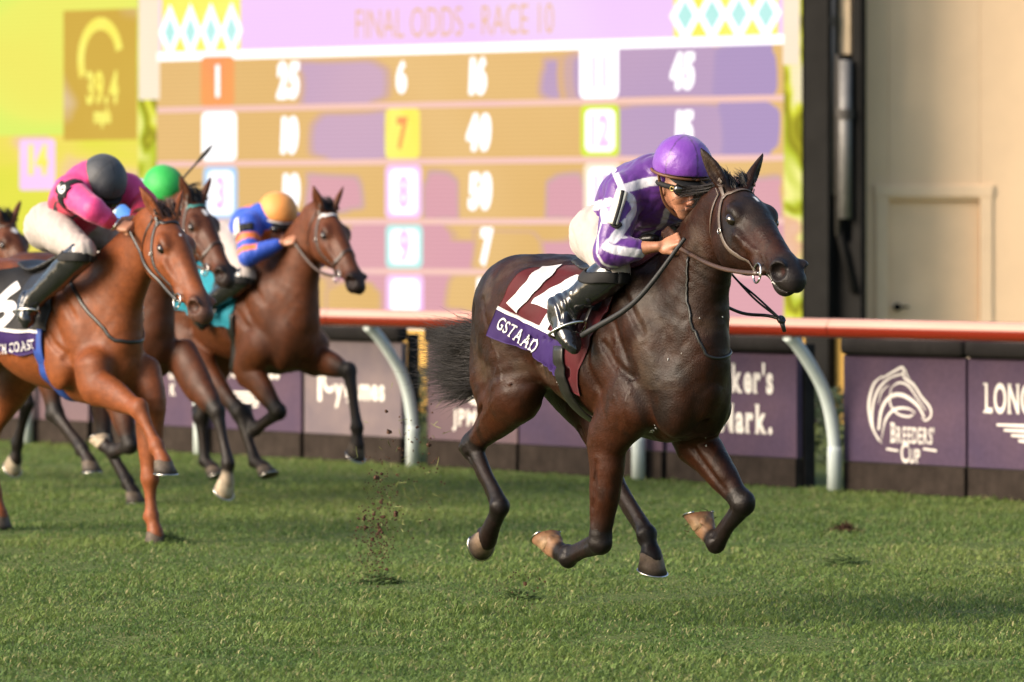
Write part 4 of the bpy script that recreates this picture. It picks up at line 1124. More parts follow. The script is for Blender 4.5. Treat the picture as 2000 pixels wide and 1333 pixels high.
def build_horse(name, fr, pose, pal, coat, hair, res, label, hoofcols, tail=None, mane_n=700, rs=5, sag=0, forelock=True):
    root = empty(name, tuple(fr.O), fr.rz()); tag(root, label, "horse", "racehorses galloping on the turf")
    b, info = horse_body(pose, res < .009); info['sdf'] = b
    P, F = b.mesh(res); P = relax(P, F, 1, .4)
    bump = (fbm(P, 14, 5, 3) * .0022)[:, None] * b.grad(P) if res < .009 else 0
    mesh_np("body", P + bump, F, coat, root, True, coat_colors(P, info, pal))
    for (fe, co, fore), (pale, low) in zip(info['hoof'], hoofcols):
        hoof_mesh(root, fe, co, (M_HOOF, M_STEEL, low), pale)
    for s in (-1, 1): eye_mesh(root, info, s, M_EYE)
    R_ = np.random.RandomState(rs)
    # mane
    H, hl, a, lat, up, poll = [info[k] for k in ('H', 'hl', 'a', 'lat', 'up', 'poll')]
    nk = info['neck']; m = MB()
    nl = mane_n // 14; tt = np.linspace(0, 1, nl)
    crest = catmull([nk[0] + np.array((.05, 0, .25)), nk[1] + np.array((-.05, 0, .2)), nk[3] + np.array((-.07, 0, .12)), nk[4] + np.array((-.04, 0, .09)), H(-.03, 0, .03)], 30)
    idx = (tt * (len(crest) - 1)).astype(int)
    rt = crest[idx] + R_.normal(0, 1, (nl, 3)) * np.array((.012, .010, .004))
    rt = b.project(rt, 4, -.006)
    wind = np.array(pose.get('wind', (-.75, .40, .10)))
    locks(m, rt, [wind + R_.normal(0, .22, 3) for _ in rt], R_.uniform(.12, .24, nl) * pose.get('manelen', 1.0), .0024, 18, 8, .10, (-.1, .1, -.75), .010, R_)
    for q in pose.get('wisps', ()):                     # long locks thrown out from the poll
        q = np.asarray(q, float); c0 = b.project(H(-.05, -.01, .04)[None], 3, -.01)[0]
        for k in range(9):
            e = q + R_.normal(0, .028, 3); locks(m, [c0 + R_.normal(0, .015, 3)], [e - c0], [np.linalg.norm(e - c0)], .0022, 14, 9, .07, (0, 0, 0), .010, R_)
    m.build("mane", hair, root)
    if forelock:
        m = MB(); n = 46
        rt = [H(R_.uniform(-.05, .03), R_.uniform(-.035, .035), .06) for _ in range(n)]
        rt = b.project(np.array(rt), 4, -.006)
        locks(m, rt, [up * .55 - a * .75 + R_.normal(0, .22, 3) + lat * R_.uniform(-.3, .3) for _ in rt], R_.uniform(.05, .10, n), .0024, 22, 6, .10, tuple(-a * 1.1 - up * 1.4), .009, R_)
        m.build("forelock", hair, root)
    # tail: dock and a long switch of locks
    if tail is not None:
        m = MB(); dock = catmull(tail['dock'], 4)
        m.tube(dock, np.linspace(.034, .014, len(dock)), 8)
        n = tail['n']; k = R_.uniform(.42, 1, n)
        rt = dock[(k * (len(dock) - 1)).astype(int)] + R_.normal(0, .012, (n, 3))
        dr = [np.array(tail['dir']) + R_.normal(0, 1, 3) * np.array(tail['spread']) for _ in range(n)]
        locks(m, rt, dr, R_.uniform(.55, 1.0, n) * tail['len'], tail.get('r', .0026), tail.get('per', 22), 11, tail.get('wave', .12), tail.get('grav', (0, 0, -.4)), .020, R_, 1.0)
        m.build("tail", hair, root)
    return root, b, info

def bridle(root, b, info, leather, brow=None, noseband=False, w=.019, cheeks=True, browcol=None):
    """headpiece, cheek pieces, throat lash, browband and bit rings"""
    H = info['H']; hl = info['hl']
    grp = MB(); pts = {}
    strap(grp, [H(.02, -.075, .06), H(-.03, -.05, .06), H(-.045, 0, .05), H(-.03, .05, .06), H(.02, .075, .06)], w, .005, b)
    strap(grp, [H(-.01, -.07, .03), H(.03, -.08, -.08), H(.055, -.05, -.17), H(.06, 0, -.19), H(.055, .05, -.17), H(.03, .08, -.08), H(-.01, .07, .03)], w * .7, .004, b)
    for s in (-1, 1):
        strap(grp, [H(.02, s * .075, .045), H(.10, s * .09, -.025), H(.22, s * .086, -.085), H(.34, s * .072, -.084), H(.435, s * .055, -.066)], w, .005, b)
        k = b.project(np.array([H(.13, s * .09, .005), H(.16, s * .09, -.01)]), 4, .006)
    if noseband:
        strap(grp, [H(.40, 0, -.11), H(.385, -.05, -.08), H(.375, -.065, -.02), H(.36, -.03, .06), H(.36, .03, .06), H(.375, .065, -.02), H(.385, .05, -.08), H(.40, 0, -.11)], w * 1.1, .005, b)
    o = grp.build("bridle", leather, root)
    m = MB()
    strap(m, [H(.045, -.085, .02), H(.05, -.075, .055), H(.06, -.03, .075), H(.06, .03, .075), H(.05, .075, .055), H(.045, .085, .02)], w * 1.15, .006, b)
    m.build("browband", brow or leather, o)
    out = []
    for s in (-1, 1):
        m = MB(); c = b.project(np.array([H(.455, s * .055, -.062)]), 4, .012)[0]
        m.ring(c, .034 * hl / .98, .0042, info['lat'] + info['a'] * .1, 24, 6, ax=info['a'])
        m.tube([c - info['lat'] * s * .0 + info['a'] * .0, c - info['lat'] * s * .05], .006, 6)
        m.build("bit_ring", M_STEEL, o); out.append(c)
        m = MB(); k = b.project(np.array([H(.16, s * .09, -.06)]), 4, .009)[0]; nn = b.grad(k[None])[0]
        m.ring(k, .011, .0022, nn, 12, 5); m.build("buckle", M_STEEL, o)
    return o, out

def trunk_point(b, fx, phi, zc=1.22, off=.0):
    """points on the trunk at station fx, turned phi round from the spine towards the right (negative y) side"""
    fx = np.asarray(fx, float); phi = np.asarray(phi, float)
    d = np.stack([np.zeros_like(phi), -np.sin(phi), np.cos(phi)], 1); c = np.stack([fx, np.zeros_like(fx), np.full_like(fx, zc)], 1)
    lo = np.full(len(fx), .05); hi = np.full(len(fx), .46)
    for _ in range(16):
        mid = (lo + hi) / 2; v = b.eval(c + d * mid[:, None]) < 0
        lo = np.where(v, mid, lo); hi = np.where(v, hi, mid)
    return c + d * (lo + off)[:, None], d

def grid_faces(nu, nv, flip=False):
    F = []
    for i in range(nu - 1):
        for j in range(nv - 1):
            q = [i * nv + j, (i + 1) * nv + j, (i + 1) * nv + j + 1, i * nv + j + 1]
            F.append(q[::-1] if flip else q)
    return np.array(F)

class Cloth:
    """saddle cloth lying over the trunk; u runs rear to front, v from the spine down the right side (negative v: left side)"""
    def __init__(self, b, rear_top, rear_bot, front_top, front_bot, ph_rear, ph_front, lift=.018, seed=4, dip=0.0, zc=1.22):
        self.b = b; self.p = (rear_top, rear_bot, front_top, front_bot, ph_rear, ph_front, lift, seed, dip); self.zc = zc
        U, V = np.meshgrid(np.linspace(0, 1, 40), np.linspace(-1.2, 1.2, 97), indexing='ij')
        self.Q = self._raw(U.ravel(), V.ravel()).reshape(40, 97, 3)
    def _raw(self, u, v):
        rt, rb, ft, fb, pr, pf, lift, seed, dip = self.p
        w = np.abs(v); fx = (rt + (rb - rt) * w) * (1 - u) + (ft + (fb - ft) * w) * u
        fx = np.where(v < 0, fx, fx)
        phi = v * (pr + (pf - pr) * u)
        P, d = trunk_point(self.b, fx, phi, self.zc)
        P2 = np.stack([fx * 2.2, v * 1.2 + u, np.zeros_like(u)], 1)
        off = .010 + lift * (w ** 1.5) * (1 - u) ** 2 * 2.2 + .012 * np.clip(fbm(np.stack([u * 2.6 + v * .9, v * 2.2 - u * .8, 0 * u], 1), 1.6, seed, 3) + .35, 0, 2) * smooth01(w, .1, .4)
        return P + d * off[:, None]
    def at(self, u, v, off=0.0):
        u = np.clip(np.asarray(u, float), -.05, 1.05); v = np.asarray(v, float)
        a = np.clip(u * 39, 0, 38.999); c = np.clip((v + 1.2) * 40, 0, 95.999)
        i = a.astype(int); j = c.astype(int); fa = (a - i)[:, None]; fc = (c - j)[:, None]
        Q = self.Q
        p = Q[i, j] * (1 - fa) * (1 - fc) + Q[i + 1, j] * fa * (1 - fc) + Q[i, j + 1] * (1 - fa) * fc + Q[i + 1, j + 1] * fa * fc
        du = Q[i + 1, j] - Q[i, j]; dv = Q[i, j + 1] - Q[i, j]; n = np.cross(dv, du); n /= np.linalg.norm(n, axis=1)[:, None] + 1e-9
        out = p.copy(); out[:, 2] -= self.zc; sg = np.sign((n * np.stack([0 * u, out[:, 1], out[:, 2]], 1)).sum(1))
        return p + n * (sg * off)[:, None]
    def find(self, fr, px, py):
        """place (u, v) on the cloth's right side that lies nearest to a column and row of the photo"""
        if not hasattr(self, 'tab'):
            U, V = np.meshgrid(np.linspace(-.04, 1.04, 161), np.linspace(0, 1.18, 161), indexing='ij'); P = self.at(U.ravel(), V.ravel())
            W = fr.O + P[:, :1] * fr.u + P[:, 1:2] * fr.l + np.outer(P[:, 2], (0, 0, 1)); self.tab = (U.ravel(), V.ravel(), 1000 + W[:, 0] / W[:, 1] * FPX, 450 - (W[:, 2] - CAM_H) / W[:, 1] * FPX)
        U, V, X, Y = self.tab; i = np.argmin((X - px) ** 2 + (Y - py) ** 2); return np.array((U[i], V[i]))
    def quad(self, fr, bl, br, tl, tr):
        bl, br, tl, tr = [np.array(p, float) for p in (bl, br, tl, tr)]; k = np.linspace(0, 1, 9)
        g = np.array([[self.find(fr, *((bl * (1 - a) + br * a) * (1 - c) + (tl * (1 - a) + tr * a) * c)) for c in np.linspace(0, 1, 5)] for a in k])
        def fn(s, t):
            x = np.clip(s[:, 0] * 8, 0, 7.999); y = np.clip(t[:, 0] * 4, 0, 3.999); i = x.astype(int); j = y.astype(int); a = (x - i)[:, None]; c = (y - j)[:, None]
            return g[i, j] * (1 - a) * (1 - c) + g[i + 1, j] * a * (1 - c) + g[i, j + 1] * (1 - a) * c + g[i + 1, j + 1] * a * c
        return fn
    def patch(self, name, u0, u1, v0, v1, mat, parent, off=0.0, nu=40, nv=60, thick=.004, colfn=None):
        U, V = np.meshgrid(np.linspace(u0, u1, nu), np.linspace(v0, v1, nv), indexing='ij')
        P = self.at(U.ravel(), V.ravel(), off); Q = self.at(U.ravel(), V.ravel(), off - thick)
        F = grid_faces(nu, nv); n = len(P); E = []
        ed = [(i, 0) for i in range(nu)] + [(nu - 1, j) for j in range(1, nv)] + [(i, nv - 1) for i in range(nu - 2, -1, -1)] + [(0, j) for j in range(nv - 2, 0, -1)]
        id_ = [i * nv + j for i, j in ed]
        for k in range(len(id_)):
            a, b_ = id_[k], id_[(k + 1) % len(id_)]; E.append([a, b_, b_ + n, a + n])
        return mesh_np(name, np.concatenate([P, Q]), [np.concatenate([F, F[:, ::-1] + n, np.array(E)])], mat, parent, True,
                       None if colfn is None else colfn(np.concatenate([P, Q])))

# ---------------------------------------------------------------- the leading dark bay horse
FA = Frame(1262, 470, 59)
C_DARK = coat_mat("dark_bay_coat", .40, .0, spec=.15, coat=.03)
def m2(a, b): return (np.asarray(a, float) + np.asarray(b, float)) / 2
f = FA
poseA = dict(poll=f(1431, 386, 0.0), muzzle=f(1548, 534, -.09), hl=1.13, dz=-.02, arch=.02, earout=.46, wind=(-.85, .30, -.05), manelen=1.15, wisps=[f(1336, 404, -.02), f(1352, 385, .02), f(1345, 420, .0)],
    RF=[f(1190, 850, -.15), f(1172, 1060, -.15), f(1110, 1090, -.13), f(1080, 1068, -.125)],
    LF=[f(1352, 850, .15), f(1452, 985, .22), f(1398, 1062, .22), f(1376, 1032, .22)],
    RH=[np.array((-.74, -.18, .95)), f(922, 872, -.16), f(977, 990, -.19), f(952, 1050, -.17)],
    LH=[np.array((-.70, .18, .93)), f(1180, 905, .12), f(1264, 1045, .10), f(1272, 1082, .10)])
palA = dict(base=(.0095, .0042, .0026), red=(.042, .012, .0046), black=(.006, .0045, .004), leg=(.008, .006, .0055), legw=.85, muz=(.012, .010, .010), face=(.010, .008, .007),
            dust=(.085, .060, .042), dustiness=.6, patch=.9, redness=.75, star=(.150, .012, .022, .009), socks=('RF', 'LF'), sockcol=(.20, .11, .06), leg0=.62)
lead, bA, iA = build_horse("horse", FA, poseA, palA, C_DARK, M_HAIRBLACK, .0075,
    "dark bay racehorse out in front, in a maroon number 14 saddle cloth", [((.24, .155, .085), (.13, .062, .032)), ((.24, .155, .085), (.13, .062, .032)), ((.16, .11, .075), (.02, .017, .015)), ((.16, .11, .075), (.02, .017, .015))],
    tail=dict(dock=[(-1.06, 0, 1.30), (-1.13, 0, 1.23), (-1.17, .0, 1.11), (-1.19, -.02, .96)], n=230, per=32, dir=(-.97, -.14, -.02), spread=(.08, .12, .10), len=.52, wave=.13, r=.0019, grav=(.0, .0, -.16)))
# ================================================================ RIDERS
SKIN = (.36, .16, .09)
M_SKIN = vcol_mat("skin", .48, .5, bscale=(150, 150, 150), bstr=.25, bdist=.002, var=.12, vscale=40)
M_BOOT = plain("patent_boot", (.012, .012, .014), .16, .6, coat=.5, var=.2, nscale=12, bstr=.35, bscale=26, bdist=.006)
M_GOGGLE = plain("goggle_lens", (.012, .010, .010), .07, .8, coat=.6, var=.1, bstr=0)
M_STRAPBROWN = plain("brown_strap", (.11, .045, .018), .5, .4, var=.3)
M_BLACKCLOTH = plain("black_cloth", (.012, .0115, .012), .75, .3, var=.3, bstr=.2)
M_BREECHES = plain("white_breeches", (.38, .335, .31), .7, .3, var=.05, nscale=20, bstr=.25, bscale=70, bdist=.003)
M_PATCH = plain("pale_patch", (.62, .60, .52), .4, .4, var=.12)

def hand(b, W, a, n, s_thumb, closed=1.0):
    """palm, four curled fingers and a thumb; a = forearm direction, n = back of the hand, s_thumb = direction of the thumb side"""
    a = nz(a); n = nz(n - a * (a @ n)); t = nz(s_thumb - a * (a @ s_thumb) - n * (n @ s_thumb))
    b.ell(W + a * .050 - n * .004, (.048, .040, .019), ax=[a, t, n], k=.014)
    b.ell(W + a * .030 + t * .022 - n * .012, (.030, .017, .017), ax=[a, t, n], k=.010)
    for i, (o, L) in enumerate(((.030, .92), (.010, 1.0), (-.010, .95), (-.029, .78))):
        k = W + a * (.092 - .004 * abs(i - 1)) + t * o + n * .002
        p1 = k + (a * .30 - n * .95) * .034 * L; p2 = p1 + (-a * .86 - n * .42) * .026 * L; p3 = p2 + (-a * .70 + n * .62) * .020 * L
        b.cap(W + a * .06 + t * o * .9, k, .0085, .0102, k=.007); b.cap(k, p1, .0098, .0092, k=.003); b.cap(p1, p2, .0092, .0086, k=.003); b.cap(p2, p3, .0084, .0074, k=.003)
    q0 = W + a * .026 + t * .030 - n * .010; q1 = q0 + (a * .80 + t * .42 - n * .25) * .036; q2 = q1 + (a * .62 - n * .70 - t * .22) * .030
    b.cap(q0, q1, .0125, .0105, k=.006); b.cap(q1, q2, .0102, .0082, k=.003)

def person(fr, J, label, res, colors, hel, opts):
    root = empty("person", tuple(fr.O), fr.rz()); tag(root, label, "jockey", "jockeys riding in the race")
    J = {k: np.asarray(v, float) for k, v in J.items()}; hs_ = opts.get('hump', .3)
    mir = lambda p: np.array((p[0], -p[1], p[2]))
    for k in ('sh', 'el', 'wr', 'hip', 'kn', 'an', 'toe'):
        J.setdefault(k + 'R', None); J.setdefault(k + 'L', mir(J[k + 'R']))
    pel = (J['hipR'] + J['hipL']) / 2; shc = (J['shR'] + J['shL']) / 2; head = J['head']; fwd = nz(J['face']); lat = nz(np.cross((0, 0, 1), fwd)); hup = np.cross(fwd, lat)
    spine = shc - pel; sd = nz(spine); bk = nz(np.cross(sd, (0, 1, 0))); bk = bk if bk[2] > 0 else -bk
    mid = pel * .5 + shc * .5 + bk * .045; nb = shc + sd * .06 + bk * .02
    # ---------------- the body (skin) as one surface
    b = Body()
    b.loft([(*(pel - sd * .05), .13, .10), (*pel, .15, .105), (*mid, .125, .09), (*(shc - sd * .08 + bk * .02), .155, .105), (*shc, .165, .085), (*nb, .08, .07)], k=.03, n=3)
    b.cap(nb, head - fwd * .035 - hup * .05, .056, .054, k=.03)
    hx = [fwd, lat, hup]
    b.ell(head - fwd * .01, (.098, .078, .105), ax=hx, k=.02)
    b.loft([(*(head + fwd * .045 - hup * .02), .060, .045), (*(head + fwd * .052 - hup * .065), .050, .040), (*(head + fwd * .058 - hup * .105), .032, .026)], side=lat, k=.03, n=3)
    b.cap(head + fwd * .085 - hup * .005, head + fwd * .112 - hup * .045, .010, .014, k=.012)
    for s in (-1, 1):
        b.ell(head + fwd * .105 - hup * .050 + lat * s * .012, (.010, .010, .008), ax=hx, k=.006)
        b.ell(head + fwd * .062 - hup * .035 + lat * s * .040, (.025, .024, .022), ax=hx, k=.015)
        b.ell(head + fwd * .088 + hup * .008 + lat * s * .033, (.012, .018, .012), ax=hx, k=.010, op='s')
        b.ell(head - fwd * .005 - hup * .015 + lat * s * .080, (.018, .008, .031), ax=[nz(fwd + lat * s * .4), lat, hup], k=.006)
    b.cap(head + fwd * .078 + hup * .030 - lat * .035, head + fwd * .078 + hup * .030 + lat * .035, .012, .012, k=.015)
    b.cap(head + fwd * .100 - hup * .074 - lat * .016, head + fwd * .100 - hup * .074 + lat * .016, .008, .008, k=.006)
    b.cap(head + fwd * .109 - hup * .073 - lat * .020, head + fwd * .109 - hup * .073 + lat * .020, .0025, .0025, k=.004, op='s')
    for s, q in ((-1, 'R'), (1, 'L')):
        S, E, W, hp, K, A, T = [J[k + q] for k in ('sh', 'el', 'wr', 'hip', 'kn', 'an', 'toe')]
        b.cap(S, E, .050, .040, k=.03); b.loft([(*E, .040, .040), (*(E * .65 + W * .35), .040, .042), (*(E * .2 + W * .8), .028, .025), (*W, .028, .021)], k=.02, n=2)
        n_ = J.get('back' + q, np.array((.35, s * .75, .55))); th = J.get('thumb' + q, np.array((.2, -s * .4, .9)))
        hand(b, W, J.get('hand' + q, W - E), n_, th)
        b.cap(hp, K, .080, .056, k=.04); b.cap(K, A, .045, .026, k=.03); b.cap(A, A * .4 + T * .6, .020, .016, k=.02)
    P, F = b.mesh(res * .8 if opts.get('fine') else res); P = relax(P, F, 1, .4)
    c = np.tile(np.array(SKIN), (len(P), 1)); g = P - head; dn = fbm(P, 40, 2, 2)
    rosy = (1 - smooth01(np.sqrt(((g - fwd * .09 + hup * .045) ** 2).sum(1)), .02, .06)); c = c * (1 - .35 * rosy[:, None]) + np.array((.50, .16, .10)) * .35 * rosy[:, None]
    c *= (1 + .12 * dn)[:, None]
    beard = (1 - smooth01(np.sqrt(((g - fwd * .07 + hup * .09) ** 2).sum(1)), .03, .06)) * .35; c = c * (1 - beard[:, None]) + np.array((.16, .09, .06)) * beard[:, None]
    mesh_np("body", P, F, M_SKIN, root, True, c)
    # ---------------- shirt
    sh = Body()
    sh.loft([(*(pel + sd * .015 + bk * .005), .160 + .01 * hs_, .115 + .013 * hs_), (*(pel + sd * .12 + bk * .03 * hs_), .155 + .017 * hs_, .120 + .015 * hs_), (*(mid + bk * .02 * hs_), .165 + .02 * hs_, .122 + .023 * hs_), (*(shc - sd * .08 + bk * (.015 + .03 * hs_)), .180 + .01 * hs_, .122 + .028 * hs_), (*(shc + bk * .035), .182, .125), (*nb, .098, .090)], k=.02, n=3)
    for q in 'RL':
        S, E, W = [J[k + q] for k in ('sh', 'el', 'wr')]; Wc = W * (1 - opts.get('cuff', .14)) + E * opts.get('cuff', .14)
        sh.loft([(*S, .078, .082), (*(S * .5 + E * .5), .070, .074), (*(E + (E - S) * .02), .062, .062)], k=.035, n=3)
        sh.loft([(*E, .060, .060), (*(E * .55 + Wc * .45), .058, .055), (*(E * .15 + Wc * .85), .044, .042), (*Wc, .033, .031)], k=.02, n=3)
    fa = opts.get('fold', .008)
    sh.fold(fa, 42, nz(sd + np.array((0, .5, .2))), 2); sh.fold(fa * .5, 75, nz(np.array((.3, .9, -.4))), 6); sh.noise(fa * .7, 9, 4)
    P, F = sh.mesh(res); P = relax(P, F, 1, .35)
    sh.prims = [q for q in sh.prims if q[4] != 'n'] if opts.get('smooth_seams') else sh.prims
    J['frame'] = fr
    shirt = mesh_np("silks", P, F, colors['silk_mat'], root, True, colors['silk'](P, J, sh))
    # ---------------- breeches
    br = Body()
    br.loft([(*(pel - sd * .07 - bk * .01), .135, .115), (*pel, .158, .120), (*(pel + sd * .10), .148, .108)], k=.03, n=3)
    for q in 'RL':
        hp, K = J['hip' + q], J['kn' + q]
        br.loft([(*hp, .100, .115), (*(hp * .5 + K * .5), .088, .096), (*K, .064, .066)], k=.05, n=3)
        br.ell(hp - sd * .03 + bk * .0, (.11, .10, .11), k=.05)
    br.fold(.006, 70, nz(sd + np.array((0, .2, 0))), 3); br.noise(.003, 18, 2)
    P, F = br.mesh(res); P = relax(P, F, 1, .4)
    mesh_np("breeches", P, F, opts.get('breeches', M_BREECHES), root, True)
    # ---------------- boots
    for q in 'RL':
        K, A, T = J['kn' + q], J['an' + q], J['toe' + q]; bo = Body(); d = nz(A - K)
        bo.loft([(*(K + d * .02), .072, .078), (*(K * .75 + A * .25), .072, .078), (*(K * .4 + A * .6), .060, .065), (*(K * .1 + A * .9), .052, .056), (*A, .052, .058)], k=.02, n=3)
        ft = nz(T - A); heel = A - ft * .035 + d * .045; hs = nz(np.cross(ft, nz(d) + 1e-3)); ball = A * .35 + T * .65 + d * .03
        bo.loft([(*heel, .042, .048), (*(heel * .5 + ball * .5), .048, .052), (*ball, .055, .050), (*(T + d * .015), .046, .036), (*(T + ft * .03 + d * .012), .026, .022)], side=hs, k=.03, n=3)
        bo.fold(.009, 90, d, 5, A - .07, A + .07); bo.noise(.003, 20, 7)
        P, F = bo.mesh(res); P = relax(P, F, 1, .4)
        bt = mesh_np("boot", P, F, M_BOOT, root, True)
        m = MB(); P_, N_ = strap(m, [K + d * .05 + np.array((math.cos(x) * .09, math.sin(x) * .09, 0)) for x in np.linspace(0, 2 * math.pi, 9)], .05, .008, bo, .004, 4)
        m.build("boot_top", opts.get('boottop', M_BLACKCLOTH), bt)
    # ---------------- helmet under its cover
    he = Body(); hc = head + hup * .086 - fwd * .012
    he.ell(hc, (.140, .121, .124), ax=hx, k=0); he.clip(hc - hup * .035, nz(-hup + fwd * .12)); he.noise(.0016, 22, 3)
    P, F = he.mesh(res); g = P - hc; x, y, z = g @ fwd, g @ lat, g @ hup
    ang = np.arctan2(y, x); c = np.tile(np.array(hel['col'], float), (len(P), 1))
    if hel.get('seams', True):
        k = np.abs(((ang / (math.pi / 3)) + .5) % 1 - .5) * (math.pi / 3) * np.sqrt(x * x + y * y)
        c *= (1 - .55 * (k < .0032))[:, None]
    if hel.get('band') is not None: w = (z < -.012)[:, None]; c = np.where(w, np.array(hel['band']), c)
    ho = mesh_np("helmet", P, F, hel['mat'], root, True, np.clip(c, .003, 1))
    pk = Body(); pc = hc - hup * .040 + fwd * .095
    pk.loft([(*(pc - fwd * .02), .092, .012), (*(pc + fwd * .012 - hup * .006), .088, .010), (*(pc + fwd * .040 - hup * .016), .062, .006)], side=lat, k=0, n=3)
    P, F = pk.mesh(res * .8); mesh_np("helmet_peak", P, F, hel.get('peak', M_BLACKCLOTH), ho, True)
    m = MB(); m.ring(hc - hup * .031, .1255, .0065, hup, 40, 6, ax=fwd); m.build("helmet_rim", hel.get('rim', M_STRAPBROWN), ho)
    for s in (-1, 1):
        m = MB(); m.tube(catmull([hc - hup * .035 + lat * s * .112 + fwd * .01, head - hup * .055 + lat * s * .086 + fwd * .022, head - hup * .105 + lat * s * .045 + fwd * .045, head - hup * .128 + fwd * .05], 5), .0065, 6, flat=.003, up=fwd)
        m.build("chin_strap", hel.get('strap', M_STRAPBROWN), ho)
    # ---------------- goggles
    if opts.get('goggles', True):
        go = Body()
        for s in (-1, 1): go.ell(head + fwd * .088 + lat * s * .036 + hup * .006, (.026, .044, .031), ax=hx, k=.012)
        go.cap(head + fwd * .092 - lat * .03 + hup * .010, head + fwd * .092 + lat * .03 + hup * .010, .012, .012, k=.01)
        P, F = go.mesh(res * .8); gg = mesh_np("goggles", P, F, M_GOGGLE, root, True)
        m = MB(); m.ring(head + hup * .010 - fwd * .008, .104, .011, hup, 30, 6, ax=fwd, a0=.55, a1=2 * math.pi - .55); m.build("goggle_strap", M_BLACKCLOTH, gg)
        for s in (-1, 1):
            m = MB(); m.ring(head + fwd * .075 + lat * s * .080 + hup * .006, .009, .004, nz(lat * s + fwd * .6), 14, 6); m.build("goggle_vent", plain("brass_vent", (.30, .22, .08), .35, .5, .6), gg)
    return root, J, shirt, sh

def seam_colors(base, seam, lines, w0, extra=None):
    """cloth of one colour with sewn-on stripes of another along lines given in the rider's axes"""
    def fn(P, J, sh):
        c = np.tile(np.array(base, float), (len(P), 1))
        for L in lines(J):
            L, w = L if isinstance(L, tuple) else (L, w0)
            Q = J['frame'].hit(sh, L); d = np.full(len(P), 9.)
            if len(Q) < 2: continue
            for a, b_ in zip(Q[:-1], Q[1:]):
                if ((a - b_) ** 2).sum() > .004: continue
                ab = b_ - a; t = np.clip(((P - a) @ ab) / (ab @ ab + 1e-12), 0, 1)
                d = np.minimum(d, np.sqrt(((P - a - t[:, None] * ab) ** 2).sum(1)))
            k = smooth01(-d, -w - .003, -w + .001)[:, None]; c = c * (1 - k) + np.array(seam) * k
        if extra: c = extra(P, J, c)
        return c
    return fn

def silk_mat(name, rough, sheen=.0):
    t = NT(name); a = t.n("ShaderNodeVertexColor"); a.layer_name = "col"; v = t.obj()
    bm_ = t.noise(38, 4, .6, v, 1.0)
    t.bsdf(a.outputs[0], rough, .5, 0, .0, sheen, bump=bm_, bstr=.35, bdist=.006); return t.m
M_SILK = silk_mat("glossy_silk", .34, .2); M_JERSEY = silk_mat("stretch_jersey", .55, .15); M_CAPSILK = silk_mat("cap_silk", .36, .2); M_CAPMATT = silk_mat("cap_matt", .6, .1)

def armband(root, J, sh, mat, num=None, q='R', col=None):
    S, E = J['sh' + q], J['el' + q]; d = nz(E - S); c = S * .72 + E * .28; s = -1 if q == 'R' else 1
    o1 = nz(np.cross(d, (0, 0, 1))); o1 = o1 if o1[1] * s > 0 else -o1; o2 = np.cross(d, o1)
    m = MB(); strap(m, [c + (o1 * math.cos(x) + o2 * math.sin(x)) * .10 for x in np.linspace(-1.9, 1.9, 9)], .055, .006, sh, .006, 4); o = m.build("armband", M_BLACKCLOTH, root)
    U, V = np.meshgrid(np.linspace(-.045, .045, 14), np.linspace(-.058, .058, 18), indexing='ij')
    out = nz(o1 * .8 + np.array((.1, 0, .35))); ax1 = nz(np.cross(d, out))
    P = c + out * .10 + np.outer(U.ravel(), ax1) + np.outer(V.ravel(), d); P = sh.project(P, 5, .012)
    pt = mesh_np("number_pocket", P, grid_faces(14, 18), mat, o, True)
    if num:
        V2, F2 = glyphs(num, .05, 1, .2); V2 = V2 - (V2.min(0) + V2.max(0)) / 2; sg = 1 if ax1[0] > 0 else -1
        Q = c + out * .12 + np.outer(V2[:, 0] * .085 * sg, ax1) - np.outer(V2[:, 1] * .085, d); Q = sh.project(Q, 6, .0155); mesh_np("number", Q, F2, M_PRINTW, pt, False)
    return o
M_PRINTW = plain("white_print", (.60, .58, .58), .5, .3, var=.04, bstr=.02)

def reins(fr_root, b, bit, hands, mat, drop=.05, name="rein", off=.03):
    """two reins from the bit rings to the rider's hands, each sagging a little"""
    for s, (B, W) in zip((-1, 1), zip(bit, hands)):
        m = MB(); t = np.linspace(0, 1, 18)[:, None]; P = B * (1 - t) + W * t; P[:, 2] -= (np.sin(t[:, 0] * math.pi) * drop)
        d = b.eval(P); g = b.grad(P); P = P + g * np.clip(off * .4 - d, 0, .2)[:, None]
        m.tube(P, .0095, 8, flat=.004, up=(0, s * 1.0, .3)); m.build(name, mat, fr_root)

def stirrup(root, b, J, q, top, mat=None):
    s = -1 if q == 'R' else 1; A, T = J['an' + q], J['toe' + q]; ball = A * .35 + T * .65
    dn = nz(A - J['kn' + q]); ft = nz(T - A); dn = nz(dn - ft * (dn @ ft)); low = ball + dn * .085
    tp = ball - dn * .075; m = MB()
    c = (low + tp) / 2; w = nz(np.cross(ft, low - tp))
    pts = [tp + w * .0, tp * .85 + low * .15 + w * .03, c + w * .058, low * .9 + tp * .1 + w * .060, low + w * .035, low - w * .035, low * .9 + tp * .1 - w * .060, c - w * .058, tp * .85 + low * .15 - w * .03, tp]
    m.tube(catmull(pts, 3), .006, 7); o = m.build("stirrup_iron", M_STEEL, root)
    m = MB(); L = [np.asarray(top, float), np.asarray(top, float) * .5 + tp * .5 + np.array((0, s * .015, 0)), tp]; L = catmull(L, 6)
    d = b.eval(L); L = L + b.grad(L) * np.clip(.02 - d, 0, .1)[:, None]
    m.tube(L, .012, 8, flat=.003, up=(0, s * 1.0, .2)); m.build("stirrup_leather", M_BLACKLEATHER, o)

